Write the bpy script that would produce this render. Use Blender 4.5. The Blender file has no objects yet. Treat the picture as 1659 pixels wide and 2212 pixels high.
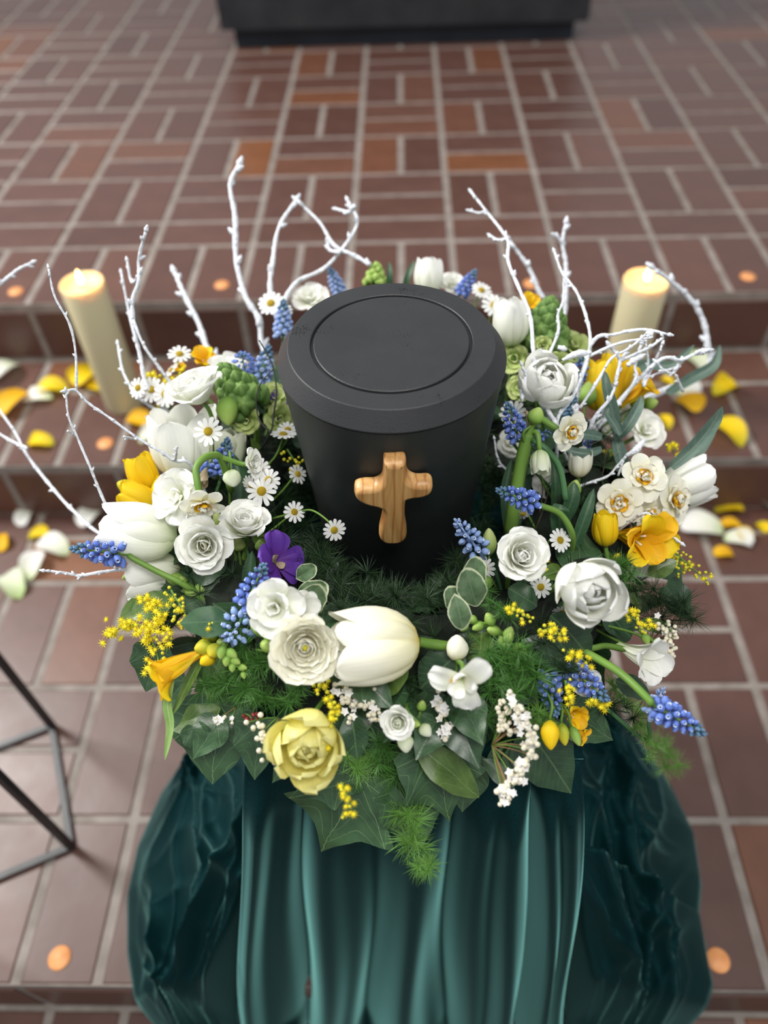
import bpy, math, random
from mathutils import Vector, Matrix, Euler, noise
C = bpy.context.scene.collection
D2R = math.radians
rnd = random.Random(7)

# ---------------------------------------------------------------- camera
FPX = 1650.0; CX, CY = 829.5, 1106.0
CAM = Vector((0, 0, 1.32))
ROT = Matrix.Rotation(D2R(2.5), 3, 'Z') @ Matrix.Rotation(D2R(90 - 48.8), 3, 'X') @ Matrix.Rotation(D2R(-2.4), 3, 'Z')
cam_d = bpy.data.cameras.new('camera'); cam = bpy.data.objects.new('camera', cam_d); C.objects.link(cam)
cam.matrix_world = Matrix.Translation(CAM) @ ROT.to_4x4()
cam_d.sensor_fit = 'HORIZONTAL'; cam_d.sensor_width = 36; cam_d.lens = FPX / 1659 * 36
cam_d.clip_start = .02; cam_d.clip_end = 60
cam_d.dof.use_dof = True; cam_d.dof.focus_distance = 0.71; cam_d.dof.aperture_fstop = 3.2
bpy.context.scene.camera = cam
# ---------------------------------------------------------------- light and exposure
vs = bpy.context.scene.view_settings
vs.view_transform = 'Standard'; vs.look = 'None'; vs.gamma = 1; vs.use_curve_mapping = False; vs.exposure = 0.0
w = bpy.data.worlds.new('world'); bpy.context.scene.world = w; w.use_nodes = True
w.node_tree.nodes['Background'].inputs[0].default_value = (.90, .95, 1.0, 1)
w.node_tree.nodes['Background'].inputs[1].default_value = 0.58
def area(name, loc, target, size, energy, col):
    l = bpy.data.lights.new(name, 'AREA'); l.shape = 'RECTANGLE'; l.size = size[0]; l.size_y = size[1]; l.energy = energy; l.color = col
    o = bpy.data.objects.new(name, l); C.objects.link(o); o.location = loc
    o.rotation_euler = (Vector(target) - Vector(loc)).to_track_quat('-Z', 'Y').to_euler()
    return o
area('window_light', (-3.0, 1.75, 3.4), (0, .6, .6), (.9, 1.3), 235, (1.0, .985, .95))
area('ceiling_light', (.4, -.6, 4.2), (0, .8, .4), (1.6, 1.2), 105, (1.0, .97, .93))

# ---------------------------------------------------------------- pixel <-> world helpers for measuring the photograph
RX, UY, BK = ROT @ Vector((1, 0, 0)), ROT @ Vector((0, 1, 0)), ROT @ Vector((0, 0, 1))
def pt(px, py, Z):
    return CAM + ROT @ Vector(((px - CX) / FPX * Z, -(py - CY) / FPX * Z, -Z))
def at_z(px, py, z):
    r = ROT @ Vector(((px - CX) / FPX, -(py - CY) / FPX, -1)); return CAM + r * ((z - CAM.z) / r.z)
def depth(p): return -(ROT.transposed() @ (Vector(p) - CAM)).z
def vdir(d): return (RX * d[0] - UY * d[1] + BK * d[2]).normalized()
URN_T = at_z(845, 736, .904)
UX, UYY = URN_T.x, URN_T.y
RR, RT, ZC = .200, .078, .672
def sdf(p, r):
    q = math.hypot(math.hypot(p.x - UX, p.y - UYY) - RR, (p.z - ZC) * 1.05); return q - r
def wz(px, py, off=0.0):
    """depth at which the line of sight through a pixel meets the flower wreath (grown by off)"""
    best = (9, .8); Z = .42
    while Z < 1.15:
        s = sdf(pt(px, py, Z), RT + off)
        if s < best[0]: best = (s, Z)
        if s <= 0.0005: return Z
        Z += max(.001, s * .6)
    return best[1]

# ---------------------------------------------------------------- materials
def mat(name):
    m = bpy.data.materials.new(name); m.use_nodes = True
    return m, m.node_tree.nodes, m.node_tree.links, m.node_tree.nodes['Principled BSDF']
def ramp(n, stops):
    r = n.new('ShaderNodeValToRGB'); e = r.color_ramp.elements
    while len(e) < len(stops): e.new(.5)
    for i, (p, c) in enumerate(stops): e[i].position = p; e[i].color = (*c, 1)
    return r
def petal_mat(name, stops, transl=.3, rough=.55, streak=.12, bump=.25, spec=.3):
    m, n, l, b = mat(name)
    uv = n.new('ShaderNodeUVMap'); sep = n.new('ShaderNodeSeparateXYZ'); l.new(uv.outputs[0], sep.inputs[0])
    r = ramp(n, stops); l.new(sep.outputs['Y'], r.inputs[0])
    mp = n.new('ShaderNodeMapping'); mp.inputs['Scale'].default_value = (26, 1.6, 1); l.new(uv.outputs[0], mp.inputs[0])
    nz = n.new('ShaderNodeTexNoise'); nz.inputs['Scale'].default_value = 1.4; nz.inputs['Detail'].default_value = 3; l.new(mp.outputs[0], nz.inputs['Vector'])
    hsv = n.new('ShaderNodeHueSaturation'); mr = n.new('ShaderNodeMapRange')
    mr.inputs['To Min'].default_value = 1 - streak; mr.inputs['To Max'].default_value = 1 + streak * .6
    l.new(nz.outputs[0], mr.inputs[0]); l.new(mr.outputs[0], hsv.inputs['Value']); l.new(r.outputs[0], hsv.inputs['Color'])
    bp = n.new('ShaderNodeBump'); bp.inputs['Strength'].default_value = bump; bp.inputs['Distance'].default_value = .001; l.new(nz.outputs[0], bp.inputs['Height'])
    l.new(hsv.outputs[0], b.inputs['Base Color']); b.inputs['Roughness'].default_value = rough; b.inputs['Specular IOR Level'].default_value = spec
    l.new(bp.outputs[0], b.inputs['Normal'])
    tr = n.new('ShaderNodeBsdfTranslucent'); l.new(hsv.outputs[0], tr.inputs[0])
    mx = n.new('ShaderNodeMixShader'); mx.inputs[0].default_value = transl
    l.new(b.outputs[0], mx.inputs[1]); l.new(tr.outputs[0], mx.inputs[2]); l.new(mx.outputs[0], n['Material Output'].inputs[0])
    return m
def noisy(name, c1, c2, scale=60, rough=.6, bump=.3, dist=.001, spec=.4, detail=4, coord='Object', extra=None):
    m, n, l, b = mat(name)
    tc = n.new('ShaderNodeTexCoord'); nz = n.new('ShaderNodeTexNoise'); nz.inputs['Scale'].default_value = scale; nz.inputs['Detail'].default_value = detail
    l.new(tc.outputs[coord], nz.inputs['Vector'])
    r = ramp(n, [(.3, c1), (.7, c2)]); l.new(nz.outputs[0], r.inputs[0]); l.new(r.outputs[0], b.inputs['Base Color'])
    bp = n.new('ShaderNodeBump'); bp.inputs['Strength'].default_value = bump; bp.inputs['Distance'].default_value = dist
    l.new(nz.outputs[0], bp.inputs['Height']); l.new(bp.outputs[0], b.inputs['Normal'])
    b.inputs['Roughness'].default_value = rough; b.inputs['Specular IOR Level'].default_value = spec
    return m
def leaf_mat(name, dark, light, vein, kind='ivy', rough=.34, transl=.12, edge=None):
    m, n, l, b = mat(name)
    def M(op, a, bb=None, c=None):
        k = n.new('ShaderNodeMath'); k.operation = op
        for i, v in enumerate((a, bb, c)):
            if v is None: continue
            if isinstance(v, (int, float)): k.inputs[i].default_value = v
            else: l.new(v, k.inputs[i])
        return k.outputs[0]
    uv = n.new('ShaderNodeUVMap'); sep = n.new('ShaderNodeSeparateXYZ'); l.new(uv.outputs[0], sep.inputs[0])
    x = M('SUBTRACT', sep.outputs[0], .5); y = M('SUBTRACT', sep.outputs[1], .2)
    nz = n.new('ShaderNodeTexNoise'); nz.inputs['Scale'].default_value = 5; nz.inputs['Detail'].default_value = 4; l.new(uv.outputs[0], nz.inputs['Vector'])
    wob = M('MULTIPLY', M('SUBTRACT', nz.outputs[0], .5), .12)
    if kind == 'ivy':
        ang = M('ADD', M('ARCTAN2', x, y), wob)
        s = M('ABSOLUTE', M('SINE', M('MULTIPLY', ang, 4.2)))
        rad = M('SQRT', M('ADD', M('MULTIPLY', x, x), M('MULTIPLY', y, y)))
        d = M('MULTIPLY', s, rad); v1 = M('LESS_THAN', d, .014)
        f = M('FRACT', M('ADD', M('MULTIPLY', rad, 6.0), M('MULTIPLY', s, 1.8)))
        v2 = M('MULTIPLY', M('LESS_THAN', f, .07), .45)
        vv = M('MAXIMUM', v1, v2)
    else:
        ax = M('ABSOLUTE', M('ADD', x, M('MULTIPLY', wob, .2)))
        v1 = M('LESS_THAN', ax, .012)
        f = M('FRACT', M('ADD', M('SUBTRACT', M('MULTIPLY', y, 9.0), M('MULTIPLY', ax, 9.0)), wob)); v2 = M('MULTIPLY', M('LESS_THAN', f, .1), .4)
        vv = M('MAXIMUM', v1, v2)
    r = ramp(n, [(.35, dark), (.65, light)]); l.new(nz.outputs[0], r.inputs[0])
    mx = n.new('ShaderNodeMix'); mx.data_type = 'RGBA'; l.new(M('MULTIPLY', vv, .6), mx.inputs[0]); l.new(r.outputs[0], mx.inputs[6]); mx.inputs[7].default_value = (*vein, 1)
    col = mx.outputs[2]
    if edge:
        at = n.new('ShaderNodeAttribute'); at.attribute_name = 'rim'
        e = M('GREATER_THAN', M('ADD', at.outputs['Fac'], M('MULTIPLY', wob, 2.0)), .92)
        m2 = n.new('ShaderNodeMix'); m2.data_type = 'RGBA'; l.new(e, m2.inputs[0]); l.new(col, m2.inputs[6]); m2.inputs[7].default_value = (*edge, 1); col = m2.outputs[2]
    l.new(col, b.inputs['Base Color']); b.inputs['Roughness'].default_value = rough
    bp = n.new('ShaderNodeBump'); bp.inputs['Strength'].default_value = .4; bp.inputs['Distance'].default_value = .001
    l.new(M('SUBTRACT', nz.outputs[0], vv), bp.inputs['Height']); l.new(bp.outputs[0], b.inputs['Normal'])
    tr = n.new('ShaderNodeBsdfTranslucent'); l.new(col, tr.inputs[0])
    ms = n.new('ShaderNodeMixShader'); ms.inputs[0].default_value = transl
    l.new(b.outputs[0], ms.inputs[1]); l.new(tr.outputs[0], ms.inputs[2]); l.new(ms.outputs[0], n['Material Output'].inputs[0])
    return m
W1 = petal_mat('petal_white', [(0, (.62, .74, .40)), (.22, (.84, .86, .70)), (.6, (.90, .90, .85)), (1, (.92, .92, .88))])
W2 = petal_mat('petal_cream', [(0, (.78, .60, .10)), (.16, (.86, .82, .54)), (.5, (.90, .88, .74)), (1, (.92, .91, .80))])
W3 = petal_mat('petal_greenish_white', [(0, (.45, .60, .22)), (.4, (.72, .78, .55)), (1, (.83, .85, .72))])
WD = petal_mat('petal_daisy', [(0, (.72, .72, .6)), (.3, (.82, .82, .8)), (1, (.86, .86, .86))], transl=.22)
YP = petal_mat('petal_pale_yellow', [(0, (.66, .68, .14)), (.4, (.86, .78, .20)), (1, (.90, .86, .38))])
YL = petal_mat('petal_yellow', [(0, (.55, .48, .02)), (.35, (.90, .62, .010)), (1, (.93, .68, .015))], streak=.2)
YO = petal_mat('petal_orange_yellow', [(0, (.84, .44, .01)), (1, (.92, .55, .02))], streak=.2)
PU = petal_mat('petal_purple', [(0, (.10, .02, .20)), (.4, (.10, .03, .30)), (1, (.16, .06, .42))], transl=.2, streak=.35)
LG = petal_mat('petal_lime', [(0, (.16, .28, .04)), (.5, (.42, .52, .16)), (1, (.62, .68, .32))])
SD = petal_mat('bud_dark_green', [(0, (.04, .10, .015)), (.6, (.09, .18, .04)), (1, (.20, .32, .08))], transl=.1)
GB = petal_mat('bud_green', [(0, (.10, .22, .03)), (.5, (.26, .42, .08)), (1, (.50, .62, .18))], transl=.15)
YB = petal_mat('bud_yellow_green', [(0, (.12, .22, .02)), (.5, (.45, .46, .03)), (1, (.70, .55, .03))], transl=.15)
PS = petal_mat('papery_spathe', [(0, (.35, .26, .14)), (1, (.62, .50, .36))], streak=.3)
BL = petal_mat('bell_blue', [(0, (.10, .17, .50)), (.75, (.16, .25, .66)), (.88, (.30, .42, .80)), (.93, (.80, .85, .95)), (1, (.85, .88, .95))], transl=.12)
BLP = petal_mat('bell_pale_blue', [(0, (.24, .36, .66)), (.75, (.34, .47, .78)), (.9, (.72, .8, .95)), (1, (.85, .9, .98))], transl=.15)
BLT = petal_mat('bell_tip_slate', [(0, (.05, .12, .16)), (.6, (.10, .20, .34)), (1, (.3, .42, .55))], transl=.1)
ST = petal_mat('stem_green', [(0, (.10, .20, .03)), (1, (.18, .32, .06))], transl=.05, rough=.4)
STB = petal_mat('stem_bluegreen', [(0, (.05, .14, .05)), (1, (.08, .20, .08))], transl=.05, rough=.4)
STR = noisy('stem_reddish', (.22, .09, .04), (.28, .20, .08), 80)
DISC = noisy('daisy_disc', (.60, .36, .005), (.88, .62, .012), 900, .7, .9, .002, coord='Object')
SOL = noisy('goldenrod_floret', (.66, .52, .005), (.88, .74, .02), 300, .6)
SOLB = noisy('goldenrod_bud', (.42, .42, .02), (.74, .64, .03), 300, .6)
VIB = noisy('viburnum_bud', (.62, .58, .40), (.80, .74, .62), 200, .6)
VIW = noisy('viburnum_white', (.72, .70, .64), (.84, .82, .80), 200, .6)
BERRY = noisy('red_bud', (.12, .01, .01), (.25, .03, .03), 100, .4)
TWG = noisy('whitewashed_bark', (.50, .53, .58), (.82, .84, .88), 260, .7, .9, .002)
TWB = noisy('dark_twig', (.02, .014, .01), (.06, .045, .03), 100, .7)
WIRE = noisy('black_wire', (.01, .01, .01), (.02, .02, .02), 50, .4)
IVY = leaf_mat('ivy_leaf', (.022, .060, .022), (.042, .100, .038), (.20, .32, .15), 'ivy')
IVL = leaf_mat('ivy_leaf_light', (.05, .10, .018), (.09, .16, .03), (.22, .32, .10), 'ivy', transl=.2)
OVD = leaf_mat('dark_leaf', (.012, .04, .016), (.025, .065, .025), (.08, .15, .06), 'oval')
OVL = leaf_mat('fresh_leaf', (.07, .14, .02), (.12, .20, .04), (.24, .34, .12), 'oval', transl=.25)
TUL = leaf_mat('tulip_leaf', (.02, .07, .03), (.04, .10, .04), (.07, .14, .06), 'oval', rough=.45)
EUC = leaf_mat('eucalyptus_leaf', (.06, .11, .085), (.10, .16, .12), (.16, .22, .16), 'oval', rough=.5)
LIM = leaf_mat('lime_leaf', (.22, .40, .10), (.34, .52, .16), (.5, .65, .3), 'oval', transl=.3)
SIL = leaf_mat('silver_leaf', (.16, .19, .17), (.24, .28, .25), (.3, .33, .3), 'oval', rough=.5)
VAR = leaf_mat('variegated_leaf', (.05, .10, .04), (.10, .16, .08), (.14, .2, .1), 'oval', edge=(.42, .46, .30))
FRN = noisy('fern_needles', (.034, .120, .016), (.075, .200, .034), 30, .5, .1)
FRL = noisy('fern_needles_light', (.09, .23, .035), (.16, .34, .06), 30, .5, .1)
FRD = noisy('fern_needles_shaded', (.005, .020, .004), (.013, .042, .009), 30, .6, .1)  # same fern, with the shade deep in the wreath put into its green
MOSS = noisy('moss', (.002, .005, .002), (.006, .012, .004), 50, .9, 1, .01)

# ---------------------------------------------------------------- object helpers
def lk(name, mesh, parent=None, m=None):
    o = bpy.data.objects.new(name, mesh); C.objects.link(o)
    if m is not None and mesh is not None and not mesh.materials: mesh.materials.append(m)
    if parent is not None: o.parent = parent
    return o
def tag(o, label, cat=None, group=None, kind=None):
    if label: o['label'] = label
    if cat: o['category'] = cat
    if group: o['group'] = group
    if kind: o['kind'] = kind
    return o
MW = {}
def thing(name, label, cat, loc=(0, 0, 0), group=None, rot=None, scale=1.0):
    o = bpy.data.objects.new(name, None); C.objects.link(o); o.empty_display_size = .02
    M = Matrix.Translation(Vector(loc)) @ (rot.to_matrix().to_4x4() if rot else Matrix.Identity(4)) @ Matrix.Scale(scale, 4)
    o.matrix_world = M; MW[o.name] = M
    return tag(o, label, cat, group)
def mesh(name, V, F, uv=None, smooth=True, m=None):
    me = bpy.data.meshes.new(name); me.from_pydata(V, [], F)
    if uv:
        ul = me.uv_layers.new(name='UVMap')
        idx = [0] * len(me.loops); me.loops.foreach_get('vertex_index', idx)
        flat = []
        for i in idx: flat += uv[i]
        ul.data.foreach_set('uv', flat)
    if smooth: me.polygons.foreach_set('use_smooth', [True] * len(me.polygons))
    if m: me.materials.append(m)
    me.update(); return me
def grid(nu, nv, fn, wrap=False):
    V = []; U = []; F = []
    cu = nu if wrap else nu + 1
    for j in range(nv + 1):
        for i in range(cu):
            V.append(fn(i / nu, j / nv)); U.append((i / nu, j / nv))
    for j in range(nv):
        for i in range(nu):
            a = j * cu + i; b = j * cu + (i + 1) % cu
            F.append((a, b, b + cu, a + cu))
    return V, F, U
def spline(P, k=5):
    P = [Vector(p) for p in P]
    if len(P) < 3: return [P[0].lerp(P[-1], i / k) for i in range(k + 1)]
    Q = [P[0] * 2 - P[1]] + P + [P[-1] * 2 - P[-2]]; out = []
    for i in range(1, len(Q) - 2):
        a, b, c, d = Q[i - 1:i + 3]
        for s in range(k):
            t = s / k
            out.append(.5 * ((2 * b) + (c - a) * t + (2 * a - 5 * b + 4 * c - d) * t * t + (3 * b - a - 3 * c + d) * t ** 3))
    out.append(P[-1]); return out
def tube(P, rads, sides=6, k=5, jit=0.0, cap=True, seed=0):
    """swept tube through P; rads is a list matched end to end"""
    Q = spline(P, k); n = len(Q); V = []; U = []; F = []; r_ = random.Random(seed)
    T = [(Q[min(i + 1, n - 1)] - Q[max(i - 1, 0)]).normalized() for i in range(n)]
    up = T[0].orthogonal().normalized()
    for i in range(n):
        t = T[i]; up = (up - t * up.dot(t)); up = up.normalized() if up.length > 1e-6 else t.orthogonal().normalized()
        s = t.cross(up); f = i / (n - 1) * (len(rads) - 1); a = int(min(f, len(rads) - 2)) if len(rads) > 1 else 0
        r = rads[a] + (rads[min(a + 1, len(rads) - 1)] - rads[a]) * (f - a)
        r *= 1 + jit * (r_.random() - .35) * 2
        for q in range(sides):
            an = 2 * math.pi * q / sides; V.append(Q[i] + (up * math.cos(an) + s * math.sin(an)) * r); U.append((q / sides, i / (n - 1)))
    for i in range(n - 1):
        for q in range(sides):
            a = i * sides + q; b = i * sides + (q + 1) % sides; F.append((a, b, b + sides, a + sides))
    if cap: F.append(tuple(range(sides))[::-1]); F.append(tuple((n - 1) * sides + q for q in range(sides)))
    return V, F, U
def join(parts):
    V = []; F = []; U = []
    for v, f, u in parts:
        o = len(V); V += list(v); U += list(u); F += [tuple(i + o for i in q) for q in f]
    return V, F, U
def xf(part, M): v, f, u = part; return [M @ Vector(p) for p in v], f, u
def lathe(prof, n=24, lob=0, amp=0.0):
    def fn(a, t):
        k = t * (len(prof) - 1); i = min(int(k), len(prof) - 2); q = k - i
        r = prof[i][0] + (prof[i + 1][0] - prof[i][0]) * q; z = prof[i][1] + (prof[i + 1][1] - prof[i][1]) * q
        an = a * 2 * math.pi; rr = r * (1 + amp * abs(math.sin(an * lob / 2))) if lob else r
        return (rr * math.cos(an), rr * math.sin(an), z)
    return grid(n, len(prof) - 1, fn, wrap=True)
def box(x0, x1, y0, y1, z0, z1, b=0.0):
    """box with chamfered top edges"""
    V = [(x0, y0, z0), (x1, y0, z0), (x1, y1, z0), (x0, y1, z0), (x0, y0, z1 - b), (x1, y0, z1 - b), (x1, y1, z1 - b), (x0, y1, z1 - b)]
    F = [(3, 2, 1, 0), (0, 1, 5, 4), (1, 2, 6, 5), (2, 3, 7, 6), (3, 0, 4, 7)]
    if b:
        V += [(x0 + b, y0 + b, z1), (x1 - b, y0 + b, z1), (x1 - b, y1 - b, z1), (x0 + b, y1 - b, z1)]
        F += [(4, 5, 9, 8), (5, 6, 10, 9), (6, 7, 11, 10), (7, 4, 8, 11), (8, 9, 10, 11)]
    else: F.append((4, 5, 6, 7))
    return V, F, [(v[0], v[1]) for v in V]
# ================================================================ SETTING: tiled platform, step, floor
def tile_mat(joined=False):
    m, n, l, b = mat('clay_tile')
    oi = n.new('ShaderNodeAttribute' if joined else 'ShaderNodeObjectInfo')
    tc = n.new('ShaderNodeTexCoord')
    if joined: oi.attribute_name = 'shade'
    r = ramp(n, [(0, (.076, .034, .025)), (.3, (.096, .043, .031)), (.6, (.086, .040, .031)), (.88, (.106, .048, .034)), (.96, (.128, .049, .026)), (1, (.16, .057, .020))]); l.new(oi.outputs['Fac' if joined else 'Random'], r.inputs[0])
    nz = n.new('ShaderNodeTexNoise'); nz.inputs['Scale'].default_value = 14; nz.inputs['Detail'].default_value = 6; l.new(tc.outputs['Object'], nz.inputs['Vector'])
    mr = n.new('ShaderNodeMapRange'); mr.inputs['To Min'].default_value = .75; mr.inputs['To Max'].default_value = 1.25; l.new(nz.outputs[0], mr.inputs[0])
    h = n.new('ShaderNodeHueSaturation'); l.new(r.outputs[0], h.inputs['Color']); l.new(mr.outputs[0], h.inputs['Value']); l.new(h.outputs[0], b.inputs['Base Color'])
    mr2 = n.new('ShaderNodeMapRange'); mr2.inputs['To Min'].default_value = .3; mr2.inputs['To Max'].default_value = .5; l.new(nz.outputs[0], mr2.inputs[0]); l.new(mr2.outputs[0], b.inputs['Roughness'])
    bp = n.new('ShaderNodeBump'); bp.inputs['Strength'].default_value = .25; bp.inputs['Distance'].default_value = .002; l.new(nz.outputs[0], bp.inputs['Height']); l.new(bp.outputs[0], b.inputs['Normal'])
    return m
TILE = tile_mat(); TILEJ = tile_mat(True); REST = {}
def in_view(p):
    q = ROT.transposed() @ (Vector(p) - CAM)
    return -q.z > .1 and -150 < CX + q.x / -q.z * FPX < 1809 and -150 < CY - q.y / -q.z * FPX < 2362
GROUT = noisy('grout', (.17, .145, .125), (.27, .235, .21), 25, .85, .4, .002)
J = .0065; Z_UP, Z_MID, Z_LOW = .32, .16, -.16
TM = {}
def tile(parent, x0, x1, y0, y1, z, axis='z'):
    k = (round(x1 - x0, 3), round(y1 - y0, 3), axis)
    c3 = Vector(((x0 + x1) / 2, (y0 + y1) / 2, z)) if axis == 'z' else Vector(((x0 + x1) / 2, z, (y0 + y1) / 2))
    if not in_view(c3):
        hx, hy = k[0] / 2 - J - .0015, k[1] / 2 - J
        v, f, u = box(-hx, hx, -hy, hy, -.006, .0025, .0022)
        if axis == 'y': v = [(a, -c, b) for a, b, c in v]
        R = REST.setdefault(parent.name, ([], [], [])); o = len(R[0])
        R[0].extend([Vector(p) + c3 for p in v]); R[1].extend([tuple(i + o for i in q) for q in f]); R[2].extend([rnd.random()] * len(v) if False else [(len(R[0]) * .6180339) % 1] * len(v)); return
    if k not in TM:
        hx, hy = k[0] / 2 - J - .0015, k[1] / 2 - J
        v, f, u = box(-hx, hx, -hy, hy, -.006, .0025, .0022)
        if axis == 'y': v = [(a, -c, b) for a, b, c in v]; 
        TM[k] = mesh('tile', v, f, u, smooth=False, m=TILE)
    o = lk('tile', TM[k], parent)
    if axis == 'z': o.location = ((x0 + x1) / 2, (y0 + y1) / 2, z + rnd.uniform(-.0006, .0006))
    else: o.location = ((x0 + x1) / 2, z, (y0 + y1) / 2)
    o.location = o.location - parent.location
def weave(parent, gx, y0, nrow, par, xa, xb, z):
    i0 = math.floor((xa - gx) / .25); i1 = math.ceil((xb - gx) / .25)
    for j in range(nrow):
        ya = y0 + j * .25; half = 9
        for i in range(i0, i1):
            x = gx + i * .25
            if x > half + .35 or x + .25 < -half - .2: continue
            if (i + j + par) % 2 == 0: tile(parent, x, x + .125, ya, ya + .25, z); tile(parent, x + .125, x + .25, ya, ya + .25, z)
            else: tile(parent, x, x + .25, ya, ya + .125, z); tile(parent, x, x + .25, ya + .125, ya + .25, z)
def uprow(parent, gx, ya, yb, xa, xb, z, w=.125, axis='z'):
    i = math.floor((xa - gx) / w)
    while gx + i * w < xb:
        tile(parent, gx + i * w, gx + (i + 1) * w, ya, yb, z, axis); i += 1
GX = at_z(937, 100, Z_UP).x
gE = [at_z(937, 100, Z_UP), at_z(980, 590, Z_UP)]; GX = (gE[0].x + gE[1].x) / 2
YN = at_z(935, 645, Z_UP).y; YM = at_z(300, 1008, Z_MID).y; YBOT = at_z(300, 2138, 0).y
GXL = (at_z(181, 1586, 0).x + at_z(60, 2050, 0).x) / 2
print('grid', GX, [p.x for p in gE], YN, YM, YBOT, GXL, (GX - GXL) % .125, at_z(900, 467, Z_UP).y, at_z(900, 517, Z_UP).y, at_z(200, 1776, 0).y, at_z(200, 1498, 0).y)
def slab(name, label, x0, x1, y0, y1, z0, z1):
    me = mesh(name, *box(x0, x1, y0, y1, z0, z1), smooth=False, m=GROUT); o = lk(name, me); tag(o, label, None, None, 'structure'); return o
up = slab('upper_floor', 'raised altar platform paved with red brown clay tiles in basket weave', -3.4, 3.6, YN + .004, 7.0, -.3, Z_UP)
mid = slab('step', 'narrow tiled step below the altar platform behind the candles', -2.4, 2.6, YM + .004, YN + .004, -.3, Z_MID)
low = slab('floor', 'clay tile floor around the velvet covered pedestal', -2.4, 2.6, YBOT + .004, YM + .004, -.5, 0)
bot = slab('lower_floor', 'lowest clay tile floor in front of the bottom step', -2.4, 2.6, -2.2, YBOT + .004, -.5, Z_LOW)
uprow(up, GX, YN, YN + .25, -3.3, 3.5, Z_UP)
uprow(up, GX, YN + .25, YN + .37, -3.3, 3.5, Z_UP, .25)
weave(up, GX, YN + .37, 19, 0, -3.25, 3.45, Z_UP)
uprow(up, GX, Z_MID + .004, Z_UP - .014, -2.3, 2.5, YN + .003, .25, 'y')
uprow(mid, GX, YM, YM + .25, -2.3, 2.5, Z_MID)
uprow(mid, GX, YM + .25, YN, -2.3, 2.5, Z_MID, .25)
uprow(mid, GX, .004, Z_MID - .014, -2.3, 2.5, YM + .003, .25, 'y')
uprow(low, GXL, YBOT, YBOT + .25, -2.3, 2.5, 0)
weave(low, GXL, YBOT + .25, 3, 0, -2.25, 2.45, 0)
if YM - (YBOT + 1.0) > .06: uprow(low, GXL, YBOT + 1.0, YM, -2.3, 2.5, 0, .25)
uprow(low, GXL, Z_LOW + .004, -.014, -2.3, 2.5, YBOT + .003, .25, 'y')
uprow(bot, GXL, YBOT - .25, YBOT, -2.3, 2.5, Z_LOW); weave(bot, GXL, YBOT - 2.25, 8, 1, -2.25, 2.45, Z_LOW)
for q in (up, mid, low, bot):
    if q.name in REST:
        R = REST[q.name]; me = mesh('tile', R[0], R[1], None, False, TILEJ); at = me.attributes.new('shade', 'FLOAT', 'POINT'); at.data.foreach_set('value', R[2])
        lk('tile', me, q)['kind'] = 'stuff'
# copper marker discs let into the tiles near the step edges
COP = noisy('marker_copper', (.62, .24, .08), (.80, .36, .14), 40, .5)
dm = mesh('marker', *lathe([(0, -.004), (.0165, -.004), (.0175, .002), (.016, .0042), (0, .0046)], 24), m=COP)
for px, py, z, lab in [(35, 632, Z_UP, 'leftmost orange marker disc let into the platform edge tiles'), (480, 618, Z_UP, 'orange marker disc in the platform edge beneath the tall bare twig'),
        (1147, 615, Z_UP, 'orange marker disc in the platform edge seen behind a blurred white twig'), (1615, 600, Z_UP, 'orange marker disc in the platform edge beyond the candle with the curved twig'),
        (228, 960, Z_MID, 'orange marker disc in the narrow step near yellow petals'), (130, 2070, 0, 'orange marker disc in the floor below the black metal frame'),
        (1550, 2075, 0, 'orange marker disc in the floor touching the velvet hem')]:
    p = at_z(px, py, z); o = lk('marker_disc', dm); o.location = (p.x, p.y, z + .001); tag(o, lab, 'floor marker', 'orange marker discs in the tiles')
# altar
STONE = noisy('dark_stone', (.010, .011, .014), (.022, .023, .026), 9, .45, .3, .002)
STN2 = noisy('dark_stone_plinth', (.004, .008, .014), (.010, .016, .024), 9, .5, .3, .002)
a0, a1 = at_z(512, 106, Z_UP), at_z(1236, 88, Z_UP)
alt = thing('altar', 'massive dark stone altar block on a recessed plinth at the far end', 'altar', ((a0.x + a1.x) / 2, (a0.y + a1.y) / 2 + .4, Z_UP))
hw = (a1.x - a0.x) / 2
v, f, u = box(-hw, hw, -.4, .4, .003, .075, .004); lk('plinth', mesh('plinth', v, f, u, False, STN2), alt)
v, f, u = box(-hw - .04, hw + .04, -.44, .44, .075, .95, .008); lk('block', mesh('block', v, f, u, False, STONE), alt)

# ================================================================ black metal frame stand
MET = noisy('black_metal', (.012, .013, .015), (.022, .023, .026), 40, .4)
fa, fb = at_z(115, 1572, 0), at_z(157, 1832, 0)
e1 = Vector((fa.x - fb.x, fa.y - fb.y, 0)); e2 = Vector((-e1.y, e1.x, 0))
fr = thing('metal_frame_stand', 'open cube frame of thin black metal rods standing on the tiles', 'metal frame', (fb.x, fb.y, 0))
K = [Vector((0, 0, .006)), e1 + Vector((0, 0, .006)), e1 + e2 + Vector((0, 0, .006)), e2 + Vector((0, 0, .006))]
HT = Vector((0, 0, .48))
def rod(a, b, r=.0052):
    d = (b - a).normalized(); q = d.to_track_quat('Z', 'Y').to_matrix().to_4x4()
    return xf(box(-r, r, -r, r, -r, (b - a).length + r), Matrix.Translation(a) @ q)
for i in range(4):
    lk('post', mesh('post', *rod(K[i], K[i] + HT), smooth=False, m=MET), fr)
    lk('floor_rail', mesh('floor_rail', *rod(K[i], K[(i + 1) % 4]), smooth=False, m=MET), fr)
    lk('top_rail', mesh('top_rail', *rod(K[i] + HT, K[(i + 1) % 4] + HT), smooth=False, m=MET), fr)

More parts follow.
